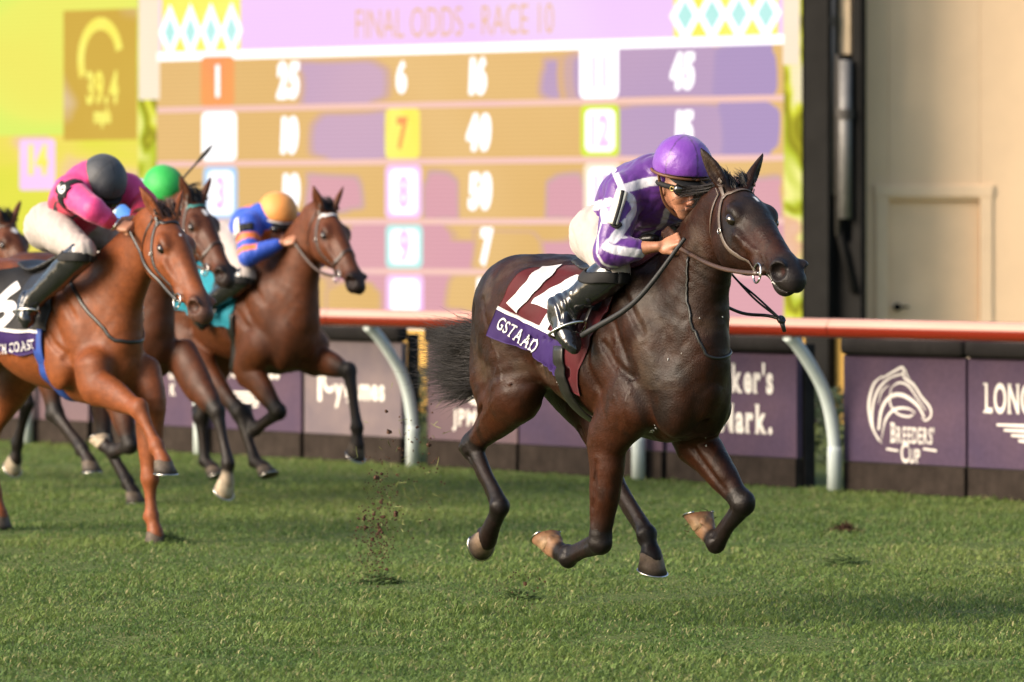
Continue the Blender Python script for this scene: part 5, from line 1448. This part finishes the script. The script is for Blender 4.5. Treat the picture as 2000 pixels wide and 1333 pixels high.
def saddle(root, b, zc=1.22):
    """light racing saddle: tree with pommel and cantle, flaps hanging on both sides"""
    m = Body(); top = lambda x: trunk_point(b, np.array([x]), np.array([0.0]), zc)[0][0]
    p = [top(x) for x in (-.42, -.30, -.14, .0, .06)]
    m.loft([(*(p[0] + (0, 0, .035)), .11, .022), (*(p[1] + (0, 0, .022)), .115, .022), (*(p[2] + (0, 0, .018)), .085, .024), (*(p[3] + (0, 0, .040)), .050, .026), (*(p[4] + (0, 0, .050)), .025, .018)], k=.02, n=3)
    P, F = m.mesh(.009); o = mesh_np("saddle", P, F, M_BLACKLEATHER, root, True)
    for s in (-1, 1):
        U, V = np.meshgrid(np.linspace(-.26, -.03, 16), np.linspace(.25, 1.18, 20), indexing='ij')
        fx = U + .10 * (V - .25) * 0; P, d = trunk_point(b, fx.ravel() * (1 - .25 * (V.ravel() - .25)) + .02, V.ravel() * s, zc); P = P + d * .030
        mesh_np("saddle_flap", P, grid_faces(16, 20), M_BLACKLEATHER, o, True)
    return o
# tack of the leading horse
clA = Cloth(bA, -.44, -.68, .20, -.09, R(82), R(116), lift=.02, seed=4)
M_MAROON = plain("maroon_cloth", (.066, .0045, .0075), .6, .15, var=.15, nscale=9, bstr=.3, bscale=60, sheen=.1)
M_PURPLEBAND = plain("purple_cloth_band", (.030, .013, .082), .6, .15, var=.12, nscale=10, bstr=.25, bscale=60)
sc = clA.patch("saddle_cloth", 0, 1, -1, .90, M_MAROON, lead, 0, 90, 170)
clA.patch("name_band", 0, .80, .90, 1.13, M_PURPLEBAND, sc, .002, 90, 20)
clA.patch("white_piping", -.004, .80, .872, .902, M_PRINTW, sc, .0035, 60, 4, .003)
clA.patch("front_fall", .80, 1.0, .88, 1.19, M_MAROON, sc, .0, 14, 16)
def cloth_text(cl, body, u0, v0, hu, hv, parent, bold=.0, serif=False, mat=None, off=.004, center=True, shear=0.0, cut=.12, gap=.1, name="lettering"):
    V, F, w = line(body, bold, gap, serif, cut); V = V - (V.min(0) + V.max(0)) / 2
    def mp(V): return cl.at(u0 + V[:, 0] * hu + shear * V[:, 1], v0 - V[:, 1] * hv, off)
    return letter_mesh(name, V, F, mp, mat or M_PRINTW, parent)
def quad_text(cl, fr, body, bl, br, tl, tr, parent, bold=.0, serif=False, off=.006, cut=.06, gap=.14, name="lettering"):
    V, F, w = line(body, bold, gap, serif, cut); lo, hi = V.min(0), V.max(0); S = (V - lo) / (hi - lo); q = cl.quad(fr, bl, br, tl, tr)
    UV = q(S[:, :1], S[:, 1:]); return letter_mesh(name, V, F, lambda V: cl.at(UV[:, 0], UV[:, 1], off), M_PRINTW, parent)
quad_text(clA, FA, "1", (990, 592), (1010, 611), (1072, 508), (1099, 518), sc, .045, name="number")
quad_text(clA, FA, "4", (1019, 624), (1080, 648), (1084, 523), (1145, 545), sc, .025, name="number")
quad_text(clA, FA, "GSTAAD", (969, 640), (1043, 692), (981, 618), (1057, 668), sc, .012, True, .007, .1, .16)
m = MB()
for k, pts in enumerate(([(.66, .70), (.64, .60), (.69, .52), (.76, .50)], [(.69, .71), (.675, .62), (.71, .55), (.77, .54)], [(.72, .71), (.71, .64), (.74, .58)])):
    P = catmull([np.array((*p, 0)) for p in pts], 8); Q = clA.at(P[:, 0], P[:, 1], .006); m.tube(Q, .0035, 5)
m.build("cloth_emblem", M_PRINTW, sc)
# a cloth roll and girth
m = MB(); ph = np.linspace(R(100), R(260), 40); P, d = trunk_point(bA, np.full(40, -.22), ph, 1.22); P = P + d * .022
m.tube(P, .042, 8, flat=.006, up=d); m.build("girth", M_BLACKLEATHER, lead)
rg = np.random.RandomState(3); m = MB()
for k in range(110):
    P, d = trunk_point(bA, np.array([-.275 + rg.normal(0, .010)]), np.array([R(rg.uniform(100, 142))]), 1.22); m.tube([P[0] + d[0] * .002, P[0] + d[0] * .005 + rg.normal(0, .004, 3)], [.0035, .001], 5)
tag(m.build("sweat_foam", M_FOAM, lead), kind="stuff")
saddle(lead, bA)
brA, bitA = bridle(lead, bA, iA, M_GREYLEATHER, None)
# breastplate strap round the neck base
m = MB(); strap(m, [f(1306, 500, -.20), f(1304, 560, -.22), f(1304, 620, -.24) + (.03, 0, 0), f(1310, 656, -.22) + (.08, 0, 0), f(1334, 688, -.15) + (.14, 0, 0), f(1365, 699, -.03) + (.14, 0, 0), f(1396, 695, .06) + (.12, 0, 0), f(1417, 674, .17) + (.08, 0, 0), (.30, .24, 1.30)], .012, .006, bA, .004, 8)
m.build("breast_strap", M_BLACKLEATHER, lead)
m = MB()
for k, (px, py) in enumerate(((1304, 700), (1322, 690), (1420, 600), (1436, 588), (1412, 620), (1404, 612))):
    p = bA.project(f(px, py, -.15)[None], 8, .001)[0]; m.tube([p, p + rg.normal(0, .005, 3)], [.0032, .001], 5)
for px, py, ly, n in ((1273, 818, -.1, 12), (1386, 762, .08, 12), (1372, 865, .1, 5)):
    for k in range(n):
        p = bA.project(f(px + rg.normal(0, 4), py + rg.normal(0, 6), ly)[None], 8, .001)[0]; m.tube([p, p + rg.normal(0, .006, 3)], [.0042, .0015], 5)
tag(m.build("foam_flecks", M_FOAM, lead), kind="stuff")
# foam at the mouth
H = iA['H']; m = MB()
for k in range(40):
    p = bA.project(H(rg.uniform(.47, .57), -.04, -.060)[None], 5, .0)[0]; m.tube([p, p + rg.normal(0, .004, 3)], [.004, .0015], 5)
tag(m.build("mouth_foam", M_FOAM, lead), kind="stuff")

# the leading rider in purple and white
PURP = (.082, .017, .175); SEAMW = (.52, .51, .56)
JA = dict(head=f(1331, 363, 0.0), face=(.95, -.10, -.26), shR=f(1220, 372, -.185), elR=f(1190, 492, -.29), wrR=f(1287, 482, -.15), hipR=f(1170, 456, -.115), knR=f(1200, 530, -.225), anR=f(1108, 600, -.325), toeR=f(1122, 668, -.345),
    handR=(.55, .5, .25), backR=(.2, -.75, .6), thumbR=(.75, -.1, .5))
JA['shL'] = JA['shR'] * np.array((1, -1, 1)) + np.array((.05, 0, -.02)); JA['wrL'] = f(1322, 462, .07); JA['elL'] = f(1300, 490, .27)
JA['handL'] = (.6, -.6, .1); JA['backL'] = (.2, .75, .6); JA['thumbL'] = (.7, .1, .5)
def linesA(J):
    return [([(1283, 354), (1262, 357), (1240, 363), (1213, 371)], .0185), ([(1197, 327), (1206, 348), (1216, 371)], .0125), ([(1188, 346), (1196, 336), (1199, 330)], .010),
            ([(1216, 376), (1234, 392), (1237, 412), (1228, 428)], .0165), ([(1141, 428), (1150, 414), (1168, 402), (1190, 395)], .0185),
            ([(1303, 410), (1297, 430), (1284, 446), (1258, 459)], .014), ([(1224, 436), (1213, 450), (1199, 468)], .020),
            ([(1184, 482), (1204, 489), (1256, 496)], .0175), ([(1182, 482), (1186, 472), (1200, 465), (1222, 464)], .0075),
            ([(1170, 500), (1184, 517), (1222, 521), (1247, 510)], .0075), ([(1178, 410), (1184, 428)], .022), ([(1176, 436), (1169, 462), (1167, 494)], .006)]
rider, JAx, shA, sbA = person(FA, JA, "jockey in purple silks with white seams and a shiny purple cap, riding the lead horse", .0055,
    dict(silk_mat=M_SILK, silk=seam_colors(PURP, SEAMW, linesA, .0170)), dict(col=(.150, .036, .31), mat=M_CAPSILK), dict(fine=True, fold=.0065, smooth_seams=True, cuff=.40, hump=1.0))
m = MB(); strap(m, [f(1214, 366, -.27), f(1206, 384, -.30), f(1198, 404, -.32), f(1192, 430, -.33)], .050, .012, sbA, .010, 6); arm_ = m.build("number_pocket", M_PATCH, rider)
m = MB(); strap(m, [f(1216, 368, -.26), f(1211, 388, -.29), f(1204, 412, -.31), f(1197, 432, -.33)], .016, .010, sbA, .014, 6); m.build("pocket_edge", M_BLACKCLOTH, arm_)
m = MB(); strap(m, [f(1190, 430, -.33), f(1204, 434, -.32), f(1222, 432, -.28)], .018, .008, sbA, .008, 6); m.build("pocket_band", M_BLACKCLOTH, arm_)
reins(brA, bA, bitA, [JAx['wrR'] + nz(JA['handR']) * .075 - np.array((0, 0, .02)), JAx['wrL'] + nz(JA['handL']) * .075 - np.array((0, 0, .02))], M_LEATHER, .03)
# long loose end of the rein hanging past the neck with its knot
m = MB(); kn_ = f(1526, 625, .30); B0 = f(1400, 500, .12)
for z in (0, .016): m.tube(catmull([B0, f(1440, 548, .17), f(1478, 588, .23) + (0, 0, z), kn_], 6), .010, 8, flat=.0045, up=(0, .3, 1))
m.tube(catmull([f(1400, 590, .08), f(1450, 612, .20), f(1500, 617, .27), kn_], 6), .007, 7); m.ring(kn_, .010, .011, (.8, .1, .5), 12, 8); m.tube([kn_, kn_ + (.01, .01, -.05)], [.012, .008], 7); m.build("rein_end", M_BLACKLEATHER, brA)
stirrup(lead, bA, JAx, 'R', (-.02, -.16, 1.46)); stirrup(lead, bA, JAx, 'L', (-.02, .16, 1.46))
# the whip carried along the shoulder
w0 = f(1330, 476, -.15); w1 = f(1240, 590, -.27); w2 = f(1136, 656, -.36)
m = MB(); P = catmull([w0 + (w0 - w1) * .05, w0, w1, w2], 8); P = P + bA.grad(P) * np.clip(.012 - bA.eval(P), 0, .2)[:, None]
m.tube(P, np.interp(np.linspace(0, 1, len(P)), [0, .3, .5, .9, 1], [.009, .008, .010, .013, .011]), 9)
tag(m.build("riding_whip", M_RUBBER), "black riding whip held by the purple jockey, lying along the lead horse's shoulder", "whip")
wh = bpy.data.objects["riding_whip"]; wh.location = tuple(FA.O); wh.rotation_euler = (0, 0, FA.rz())

# bits of torn turf still clinging to the lifted fore hooves
m = MB()
for key in ('RF', 'LF'):
    co = iA[key][3]; fe = iA[key][2]
    for k in range(34):
        p = co + (co - fe) * .3 + rg.normal(0, .022, 3); m.tube([p, p + rg.normal(0, .012, 3), p + rg.normal(0, .022, 3)], [.0022, .002, .0008], 3, cap=False)
tag(m.build("turf_crumbs", plain("clinging_turf", (.13, .12, .05), .8, .2, var=.5), lead), kind="stuff")
# ================================================================ THE OTHER HORSES AND RIDERS
C_CHEST = coat_mat("chestnut_coat", .44, .0, spec=.22, coat=.02); C_BAY = coat_mat("bay_coat", .44, .0, spec=.20, coat=.02)
palB = dict(base=(.150, .041, .012), red=(.215, .062, .018), black=(.055, .018, .008), leg=(.20, .058, .020), legw=.6, muz=(.060, .030, .022), face=(.125, .035, .011), patch=.25, redness=.5, star=(.16, 0, .010, .008), leg0=.3)
palC = dict(base=(.062, .019, .008), red=(.100, .030, .011), black=(.012, .008, .006), leg=(.012, .009, .008), legw=.95, muz=(.016, .012, .011), face=(.050, .016, .008), patch=.4, redness=.5, star=(.13, .0, .030, .018), leg0=.45, socks=('LF',), sockcol=(.30, .24, .17))
palD = dict(palC, base=(.085, .025, .009), red=(.130, .038, .012), face=(.085, .025, .010), star=None, socks=())
palE = dict(palC, base=(.090, .028, .010), star=(.12, .0, .030, .022), socks=())
DKH = ((.10, .075, .055), (.030, .026, .024)); PLH = ((.40, .33, .24), (.30, .24, .17))
BACK = dict(dock=[(-1.06, 0, 1.33), (-1.16, 0, 1.30), (-1.27, .0, 1.20), (-1.35, 0, 1.08)], n=50, per=14, dir=(-.95, 0, -.2), spread=(.1, .12, .14), len=.55, wave=.12, r=.0034, grav=(0, 0, -.3))
# chestnut
FB = Frame(150, 366, 52); f = FB
poseB = dict(poll=f(318, 434, 0), muzzle=f(403, 612, -.05), hl=1.11, ear=.95, earup=.35, earout=.5, dz=-.07, arch=.0, wind=(-.6, .6, .05), manelen=.9,
    RF=[f(186, 752, -.16), f(272, 800, -.16), f(306, 872, -.15), f(318, 900, -.15)], LF=[f(292, 785, .13), f(292, 935, .12), f(296, 1008, .12), f(303, 1040, .12)],
    RH=[np.array((-.80, -.18, .90)), f(-75, 850, -.17), f(-95, 960, -.17), f(-85, 1000, -.17)], LH=[np.array((-.78, .18, .90)), f(-20, 850, .16), f(-10, 965, .16), f(0, 1005, .16)])
hB, bB, iB = build_horse("horse", FB, poseB, palB, C_CHEST, M_HAIRRED, .010, "bright chestnut racehorse at the left with a black number cloth and pink jockey", [DKH, DKH, DKH, DKH], tail=BACK, mane_n=420, rs=8)
clB = Cloth(bB, -.46, -.70, .14, .03, R(103), R(112), lift=.012, seed=9, zc=1.15)
scB = clB.patch("saddle_cloth", 0, 1, -1, .90, plain("black_saddle_cloth", (.012, .011, .011), .7, .3, var=.3, bstr=.3), hB, 0, 40, 90)
nbB = clB.patch("name_band", 0, .97, .90, 1.10, M_PURPLEBAND, scB, .001, 30, 10); clB.patch("white_piping", -.004, .97, .872, .902, M_PRINTW, scB, .0035, 30, 4, .003)
quad_text(clB, FB, "6", (-36, 652), (22, 640), (-2, 556), (56, 548), scB, .06, name="number"); quad_text(clB, FB, "SOUTH COAST", (-32, 697), (69, 682), (-32, 678), (67, 663), nbB, .02, True, .006, .1, .09)
m = MB(); ph = np.linspace(R(96), R(262), 40); P, d = trunk_point(bB, np.linspace(.0, .0, 40) + .0, ph, 1.15); P = P + d * .006; m.tube(P, .045, 8, flat=.006, up=d); m.build("girth", plain("blue_girth_web", (.018, .055, .26), .6, .4, var=.2), hB)
saddle(hB, bB, 1.15); brB, bitB = bridle(hB, bB, iB, M_BLACKLEATHER)
m = MB(); strap(m, [(.22, -.25, 1.42), (.38, -.25, 1.24), (.54, -.16, 1.09), (.64, 0, 1.05), (.54, .16, 1.09), (.38, .25, 1.24), (.22, .25, 1.42)], .020, .007, bB, .004, 8); m.build("breast_strap", M_BLACKLEATHER, hB)
JB = dict(head=f(195, 375, 0.0), face=(.72, -.10, -.70), shR=f(133, 372, -.19), elR=f(182, 410, -.24), wrR=f(226, 440, -.13), hipR=f(92, 440, -.12), knR=f(164, 492, -.24), anR=f(62, 590, -.31), toeR=f(56, 622, -.34),
    handR=(.8, .35, -.1), backR=(.2, -.6, .75), thumbR=(.5, .6, .3))
JB['shL'] = f(250, 368, .17); JB['elL'] = f(285, 400, .22); JB['wrL'] = f(262, 430, .06); JB['handL'] = (.5, -.7, -.1); JB['backL'] = (.4, .5, .75); JB['thumbL'] = (.5, -.6, .3); JB['knL'] = f(232, 474, .22)
PINK = (.62, .040, .19)
def extraB(P, J, c):
    S = J['shR']; q = np.sqrt(((P - (J['hipR'] * .40 + S * .60 + np.array((.05, -.04, -.07)))) ** 2).sum(1)); k = (np.abs(q - .105) < .011) & (P[:, 2] < S[2] - .06) & (P[:, 1] < -.06)
    c[k] = (.02, .006, .012)
    ch = (S + J["shL"]) / 2; arm = np.minimum(*[np.sqrt(((P - (J["sh" + q] + np.clip(((P - J["sh" + q]) @ (J["el" + q] - J["sh" + q])) / .09, 0, 1)[:, None] * (J["el" + q] - J["sh" + q]))) ** 2).sum(1)) for q in "RL"])
    low = (arm > .10) & (P[:, 2] < ch[2] + .02 - .35 * (ch[0] - P[:, 0])) & ~k; c[low] = (.50, .018, .065); return c
rB, JBx, shB, sbB = person(FB, JB, "jockey in pink silks and dark grey cap, head bowed over the chestnut horse", .0075,
    dict(silk_mat=M_JERSEY, silk=seam_colors(PINK, PINK, lambda J: [], .01, extraB)), dict(col=(.032, .036, .044), mat=M_CAPMATT, rim=M_BLACKCLOTH, strap=M_BLACKCLOTH), dict(fold=.005))
armband(rB, JBx, sbB, M_BLACKCLOTH, "6")
m = MB(); m.ring(JBx['wrR'] * .96 + JBx['elR'] * .04, .032, .009, JBx['wrR'] - JBx['elR'], 18, 6); m.build("wrist_watch", M_STEEL, rB)
reins(brB, bB, bitB, [JBx['wrR'] + nz(JB['handR']) * .07, JBx['wrL'] + nz(JB['handL']) * .07], M_BLACKLEATHER, .04)
stirrup(hB, bB, JBx, 'R', (-.02, -.16, 1.40)); stirrup(hB, bB, JBx, 'L', (-.02, .16, 1.40))
# bay behind the chestnut, teal browband
FC = Frame(226, 325, 52); f = FC
poseC = dict(poll=f(376, 402, 0), muzzle=f(444, 538, -.04), hl=1.03, dz=-.05, wind=(-.6, .6, .05),
    RF=[f(226, 765, -.16), f(254, 872, -.16), f(222, 884, -.15), f(204, 870, -.15)], LF=[f(385, 750, .14), f(424, 806, .14), f(446, 905, .14), f(443, 938, .14)],
    RH=[np.array((-.52, -.18, .93)), f(108, 808, -.17), f(160, 876, -.17), f(174, 902, -.17)], LH=[np.array((-.48, .18, .92)), f(205, 862, .15), f(250, 942, .14), f(260, 962, .14)])
hC, bC, iC = build_horse("horse", FC, poseC, palC, C_BAY, M_HAIRBLACK, .012, "dark bay racehorse with a white star, half hidden behind the chestnut horse", [PLH, PLH, DKH, DKH], tail=BACK, mane_n=300, rs=12)
saddle(hC, bC, 1.17); brC, bitC = bridle(hC, bC, iC, M_LEATHER, plain("teal_leather", (.02, .16, .15), .45, .4), True)
JC = dict(head=f(314, 390, 0.0), face=(.80, -.05, -.55), shR=f(232, 402, -.18), elR=f(262, 450, -.24), wrR=f(302, 455, -.12), hipR=f(170, 455, -.12), knR=f(232, 500, -.24), anR=f(130, 590, -.31), toeR=f(130, 620, -.33),
    backR=(.2, -.6, .75), thumbR=(.5, .6, .3), backL=(.2, .6, .75), thumbL=(.5, -.6, .3))
BLUE = (.030, .150, .48)
def extraC(P, J, c):
    S = J['shR']; k = smooth01(-np.abs(P[:, 0] - S[0] - .06), -.045, -.04)[:, None]; return c * (1 - k) + np.array((.42, .50, .52)) * k
rC, JCx, _, _ = person(FC, JC, "jockey in green cap and blue silks, half hidden behind the pink jockey", .009,
    dict(silk_mat=M_JERSEY, silk=seam_colors(BLUE, BLUE, lambda J: [], .01, extraC)), dict(col=(.015, .36, .055), mat=M_CAPMATT, seams=False), dict(fold=.005))
reins(brC, bC, bitC, [JCx['wrR'] + np.array((.06, .03, -.02)), JCx['wrL'] + np.array((.06, -.03, -.02))], M_LEATHER, .03)
stirrup(hC, bC, JCx, 'R', (-.02, -.16, 1.42)); stirrup(hC, bC, JCx, 'L', (-.02, .16, 1.42))
# his whip, raised in his far hand
f = FC; a_, b_ = f(313, 398, .20), f(415, 284, .26); m = MB(); t = np.linspace(0, 1, 14)
m.tube(a_ + np.outer(t, b_ - a_), np.interp(t, [0, .25, .3, .72, .80, .96, 1], [.010, .009, .007, .006, .014, .012, .004]), 8)
w = m.build("riding_whip", M_RUBBER); w.location = tuple(FC.O); w.rotation_euler = (0, 0, FC.rz()); tag(w, "thin dark riding whip raised beside the green capped jockey", "whip")
# bay with the white browband
FD = Frame(512, 310, 52); f = FD
poseD = dict(poll=f(634, 420, 0), muzzle=f(700, 552, -.05), hl=1.04, dz=-.05, wind=(-.6, .6, .05),
    RF=[f(482, 718, -.16), f(545, 806, -.15), f(499, 840, -.14), f(480, 812, -.14)], LF=[f(612, 700, .14), f(682, 726, .14), f(698, 835, .13), f(698, 868, .13)],
    RH=[np.array((-.62, -.18, .92)), f(468, 806, -.17), f(498, 900, -.17), f(515, 914, -.17)], LH=[np.array((-.66, .18, .92)), f(392, 815, .15), f(400, 900, .15), f(415, 915, .15)])
hD, bD, iD = build_horse("horse", FD, poseD, palD, C_BAY, M_HAIRBLACK, .012, "bay racehorse with a pale browband and blue and orange rider, nearest the rail", [DKH, DKH, DKH, DKH], tail=BACK, mane_n=300, rs=17)
clD = Cloth(bD, -.48, -.62, .10, .0, R(92), R(118), lift=.01, seed=19, zc=1.17)
clD.patch("saddle_cloth", 0, 1, -1, 1, plain("teal_saddle_cloth", (.008, .19, .25), .7, .3, var=.2, bstr=.3), hD, 0, 30, 70)
clD.patch("cream_edge", .93, 1.01, -.7, .52, plain("cream_edge", (.38, .31, .17), .7, .3), bpy.data.objects[[o.name for o in hD.children if o.name.startswith("saddle_cloth")][0]], .006, 6, 40)
m = MB(); ph = np.linspace(R(100), R(260), 40); P, d = trunk_point(bD, np.full(40, .0), ph, 1.17); P = P + d * .006; m.tube(P, .04, 8, flat=.006, up=d); m.build("girth", M_BLACKLEATHER, hD)
saddle(hD, bD, 1.17); brD, bitD = bridle(hD, bD, iD, M_LEATHER, M_PRINTW, True, .022)
JD = dict(head=f(540, 440, 0.0), face=(.92, -.12, -.36), shR=f(486, 440, -.19), elR=f(486, 502, -.27), wrR=f(552, 474, -.13), hipR=f(440, 470, -.12), knR=f(480, 540, -.24), anR=f(400, 600, -.31), toeR=f(398, 630, -.33),
    handR=(.6, .3, .15), backR=(.1, -.7, .6), thumbR=(.6, .3, .6), backL=(.2, .6, .75), thumbL=(.5, -.6, .3))
RBLUE = (.012, .062, .42); ORG = (.62, .14, .02)
def extraD(P, J, c):
    S, E, W = J['shR'], J['elR'], J['wrR']
    for q in 'RL':
        S, E = J['sh' + q], J['el' + q]; ab = E - S; t = ((P - S) @ ab) / (ab @ ab); dd = np.sqrt(((P - S - np.clip(t, 0, 1.1)[:, None] * ab) ** 2).sum(1))
        k = (dd < .10) & (((t > .42) & (t < .62)) | ((t > .82) & (t < 1.0))); c[k] = ORG
    g = P - (J['shR'] + J['shL']) / 2; k = (np.abs(g[:, 1]) < .10) & (g[:, 2] > .02) & (fbm(P, 9, 3, 1) > -.2); c[k] = ORG
    k = (np.abs(g[:, 1]) < .12) & (g[:, 2] < -.03) & (g[:, 0] > .0); c[k] = ORG
    return c
rD, JDx, shD, sbD = person(FD, JD, "jockey in blue and orange silks and orange cap on the bay horse", .009,
    dict(silk_mat=M_JERSEY, silk=seam_colors(RBLUE, RBLUE, lambda J: [], .01, extraD)), dict(col=(.68, .27, .06), mat=M_CAPMATT, seams=False, rim=M_PRINTW), dict(fold=.005))
armband(rD, JDx, sbD, M_PATCH)
reins(brD, bD, bitD, [JDx['wrR'] + nz(JD['handR']) * .07, JDx['wrL'] + np.array((.06, -.03, -.02))], M_LEATHER, .06)
stirrup(hD, bD, JDx, 'R', (-.02, -.16, 1.42)); stirrup(hD, bD, JDx, 'L', (-.02, .16, 1.42))
# the last bay, only its head and one foreleg showing
FE = Frame(-148, 300, 52); f = FE
poseE = dict(poll=f(8, 442, 0), muzzle=f(70, 562, -.04), hl=1.03, dz=-.05, wind=(-.6, .6, .05),
    RF=[f(-60, 735, -.16), f(-20, 820, -.15), f(-60, 850, -.14), f(-78, 835, -.14)], LF=[f(30, 715, .14), f(52, 790, .14), f(34, 868, .14), f(30, 896, .14)],
    RH=[np.array((-.60, -.18, .92)), f(-280, 800, -.17), f(-250, 890, -.17), f(-240, 905, -.17)], LH=[np.array((-.66, .18, .92)), f(-240, 810, .15), f(-220, 890, .15), f(-210, 905, .15)])
hE, bE, iE = build_horse("horse", FE, poseE, palE, C_BAY, M_HAIRBLACK, .013, "bay racehorse at the photo's left edge behind the chestnut's rump, only its head showing", [DKH, PLH, DKH, DKH], mane_n=250, rs=23)
bridle(hE, bE, iE, M_LEATHER, None, True)

# ---------------------------------------------------------------- turf and soil thrown up by the hooves
M_GRASSBIT = plain("cut_grass", (.16, .17, .05), .6, .3, var=.4); M_TUFT = plain("dark_turf_tuft", (.055, .092, .022), .7, .3, var=.5, nscale=30)
M_DIRT = plain("flying_soil", (.060, .030, .018), .9, .2, var=.5, nscale=40)
def clod(m, p, r, rs):
    V = []; n = 7
    for i in range(5):
        th = math.pi * i / 4
        for j in range(n): ph = 2 * math.pi * j / n; q = r * rs.uniform(.6, 1.25); V.append(p + q * np.array((math.sin(th) * math.cos(ph), math.sin(th) * math.sin(ph), math.cos(th) * .8)))
    m.add(V, [[i * n + j, i * n + (j + 1) % n, (i + 1) * n + (j + 1) % n, (i + 1) * n + j] for i in range(4) for j in range(n)])
def spray(cx, cy, sx_, sy_, n, y0, r0, rs, m):
    for k in range(n):
        px = cx + rs.normal(0, sx_); py = cy + rs.normal(0, sy_); y = y0 + rs.normal(0, .25); p = np.array([0, 0, CAM_H]) + ray(px, py) * y
        if p[2] > .01: clod(m, p, r0 * 1.05 * rs.uniform(.4, 1) * (1 + 1.8 * (rs.rand() > .93)), rs)
rs = np.random.RandomState(31); m = MB()
spray(735, 1060, 22, 50, 300, 23.2, .0050, rs, m); spray(745, 960, 20, 40, 110, 23.4, .0048, rs, m); spray(828, 900, 24, 70, 50, 23.4, .0055, rs, m); spray(1010, 1150, 40, 24, 45, 22.0, .0045, rs, m); spray(770, 880, 40, 60, 40, 23.6, .0045, rs, m)
tag(m.build("flying_soil", M_DIRT, None, False), "spray of soil crumbs thrown up behind the lead horse", "soil", kind="stuff")
m = MB()
for k in range(70):
    px = 800 + rs.normal(0, 45); py = 950 + rs.normal(0, 75); p = np.array([0, 0, CAM_H]) + ray(px, py) * (23.3 + rs.normal(0, .2)); d = nz(rs.normal(0, 1, 3)); L = rs.uniform(.008, .028)
    m.tube([p, p + d * L, p + d * L * 2 + rs.normal(0, .004, 3)], [.0014, .0016, .0006], 3)
tag(m.build("flying_grass", M_GRASSBIT, None, False), "cut grass blades flying behind the lead horse", "grass", kind="stuff")
# hoof prints: torn tufts of turf
for k, (px, py, w_, lab) in enumerate(((745, 1140, .10, "torn dark tuft of turf under the soil spray"), (338, 1062, .08, "small dark tuft of turf beside the chestnut's planted hoof"), (1650, 1040, .07, "brown clod of turf right of the lead horse's raised hoof"), (1655, 1105, .11, "dark grassy tuft in the open turf at the right"), (1015, 1172, .09, "low muddy tuft of turf in front of the lead horse's folded knee"))):
    c = on_plane(px, py, (0, 0, 0), (0, 0, 1)); m = MB()
    for j in range(260):
        a_ = rs.uniform(0, 6.28); q = w_ * rs.rand() ** .6; p = c + np.array((math.cos(a_) * q, math.sin(a_) * q, 0)); h = .065 * (1.1 - q / w_) * rs.uniform(.5, 1.1)
        m.tube([p, p + np.array((rs.normal(0, .012), rs.normal(0, .012), h * .6)), p + np.array((rs.normal(0, .03), rs.normal(0, .03), h))], [.004, .0034, .001], 3, cap=False)
    o = m.build("turf_tuft", M_TUFT if k not in (2,) else M_DIRT); tag(o, lab, "turf tuft", "torn tufts of turf")
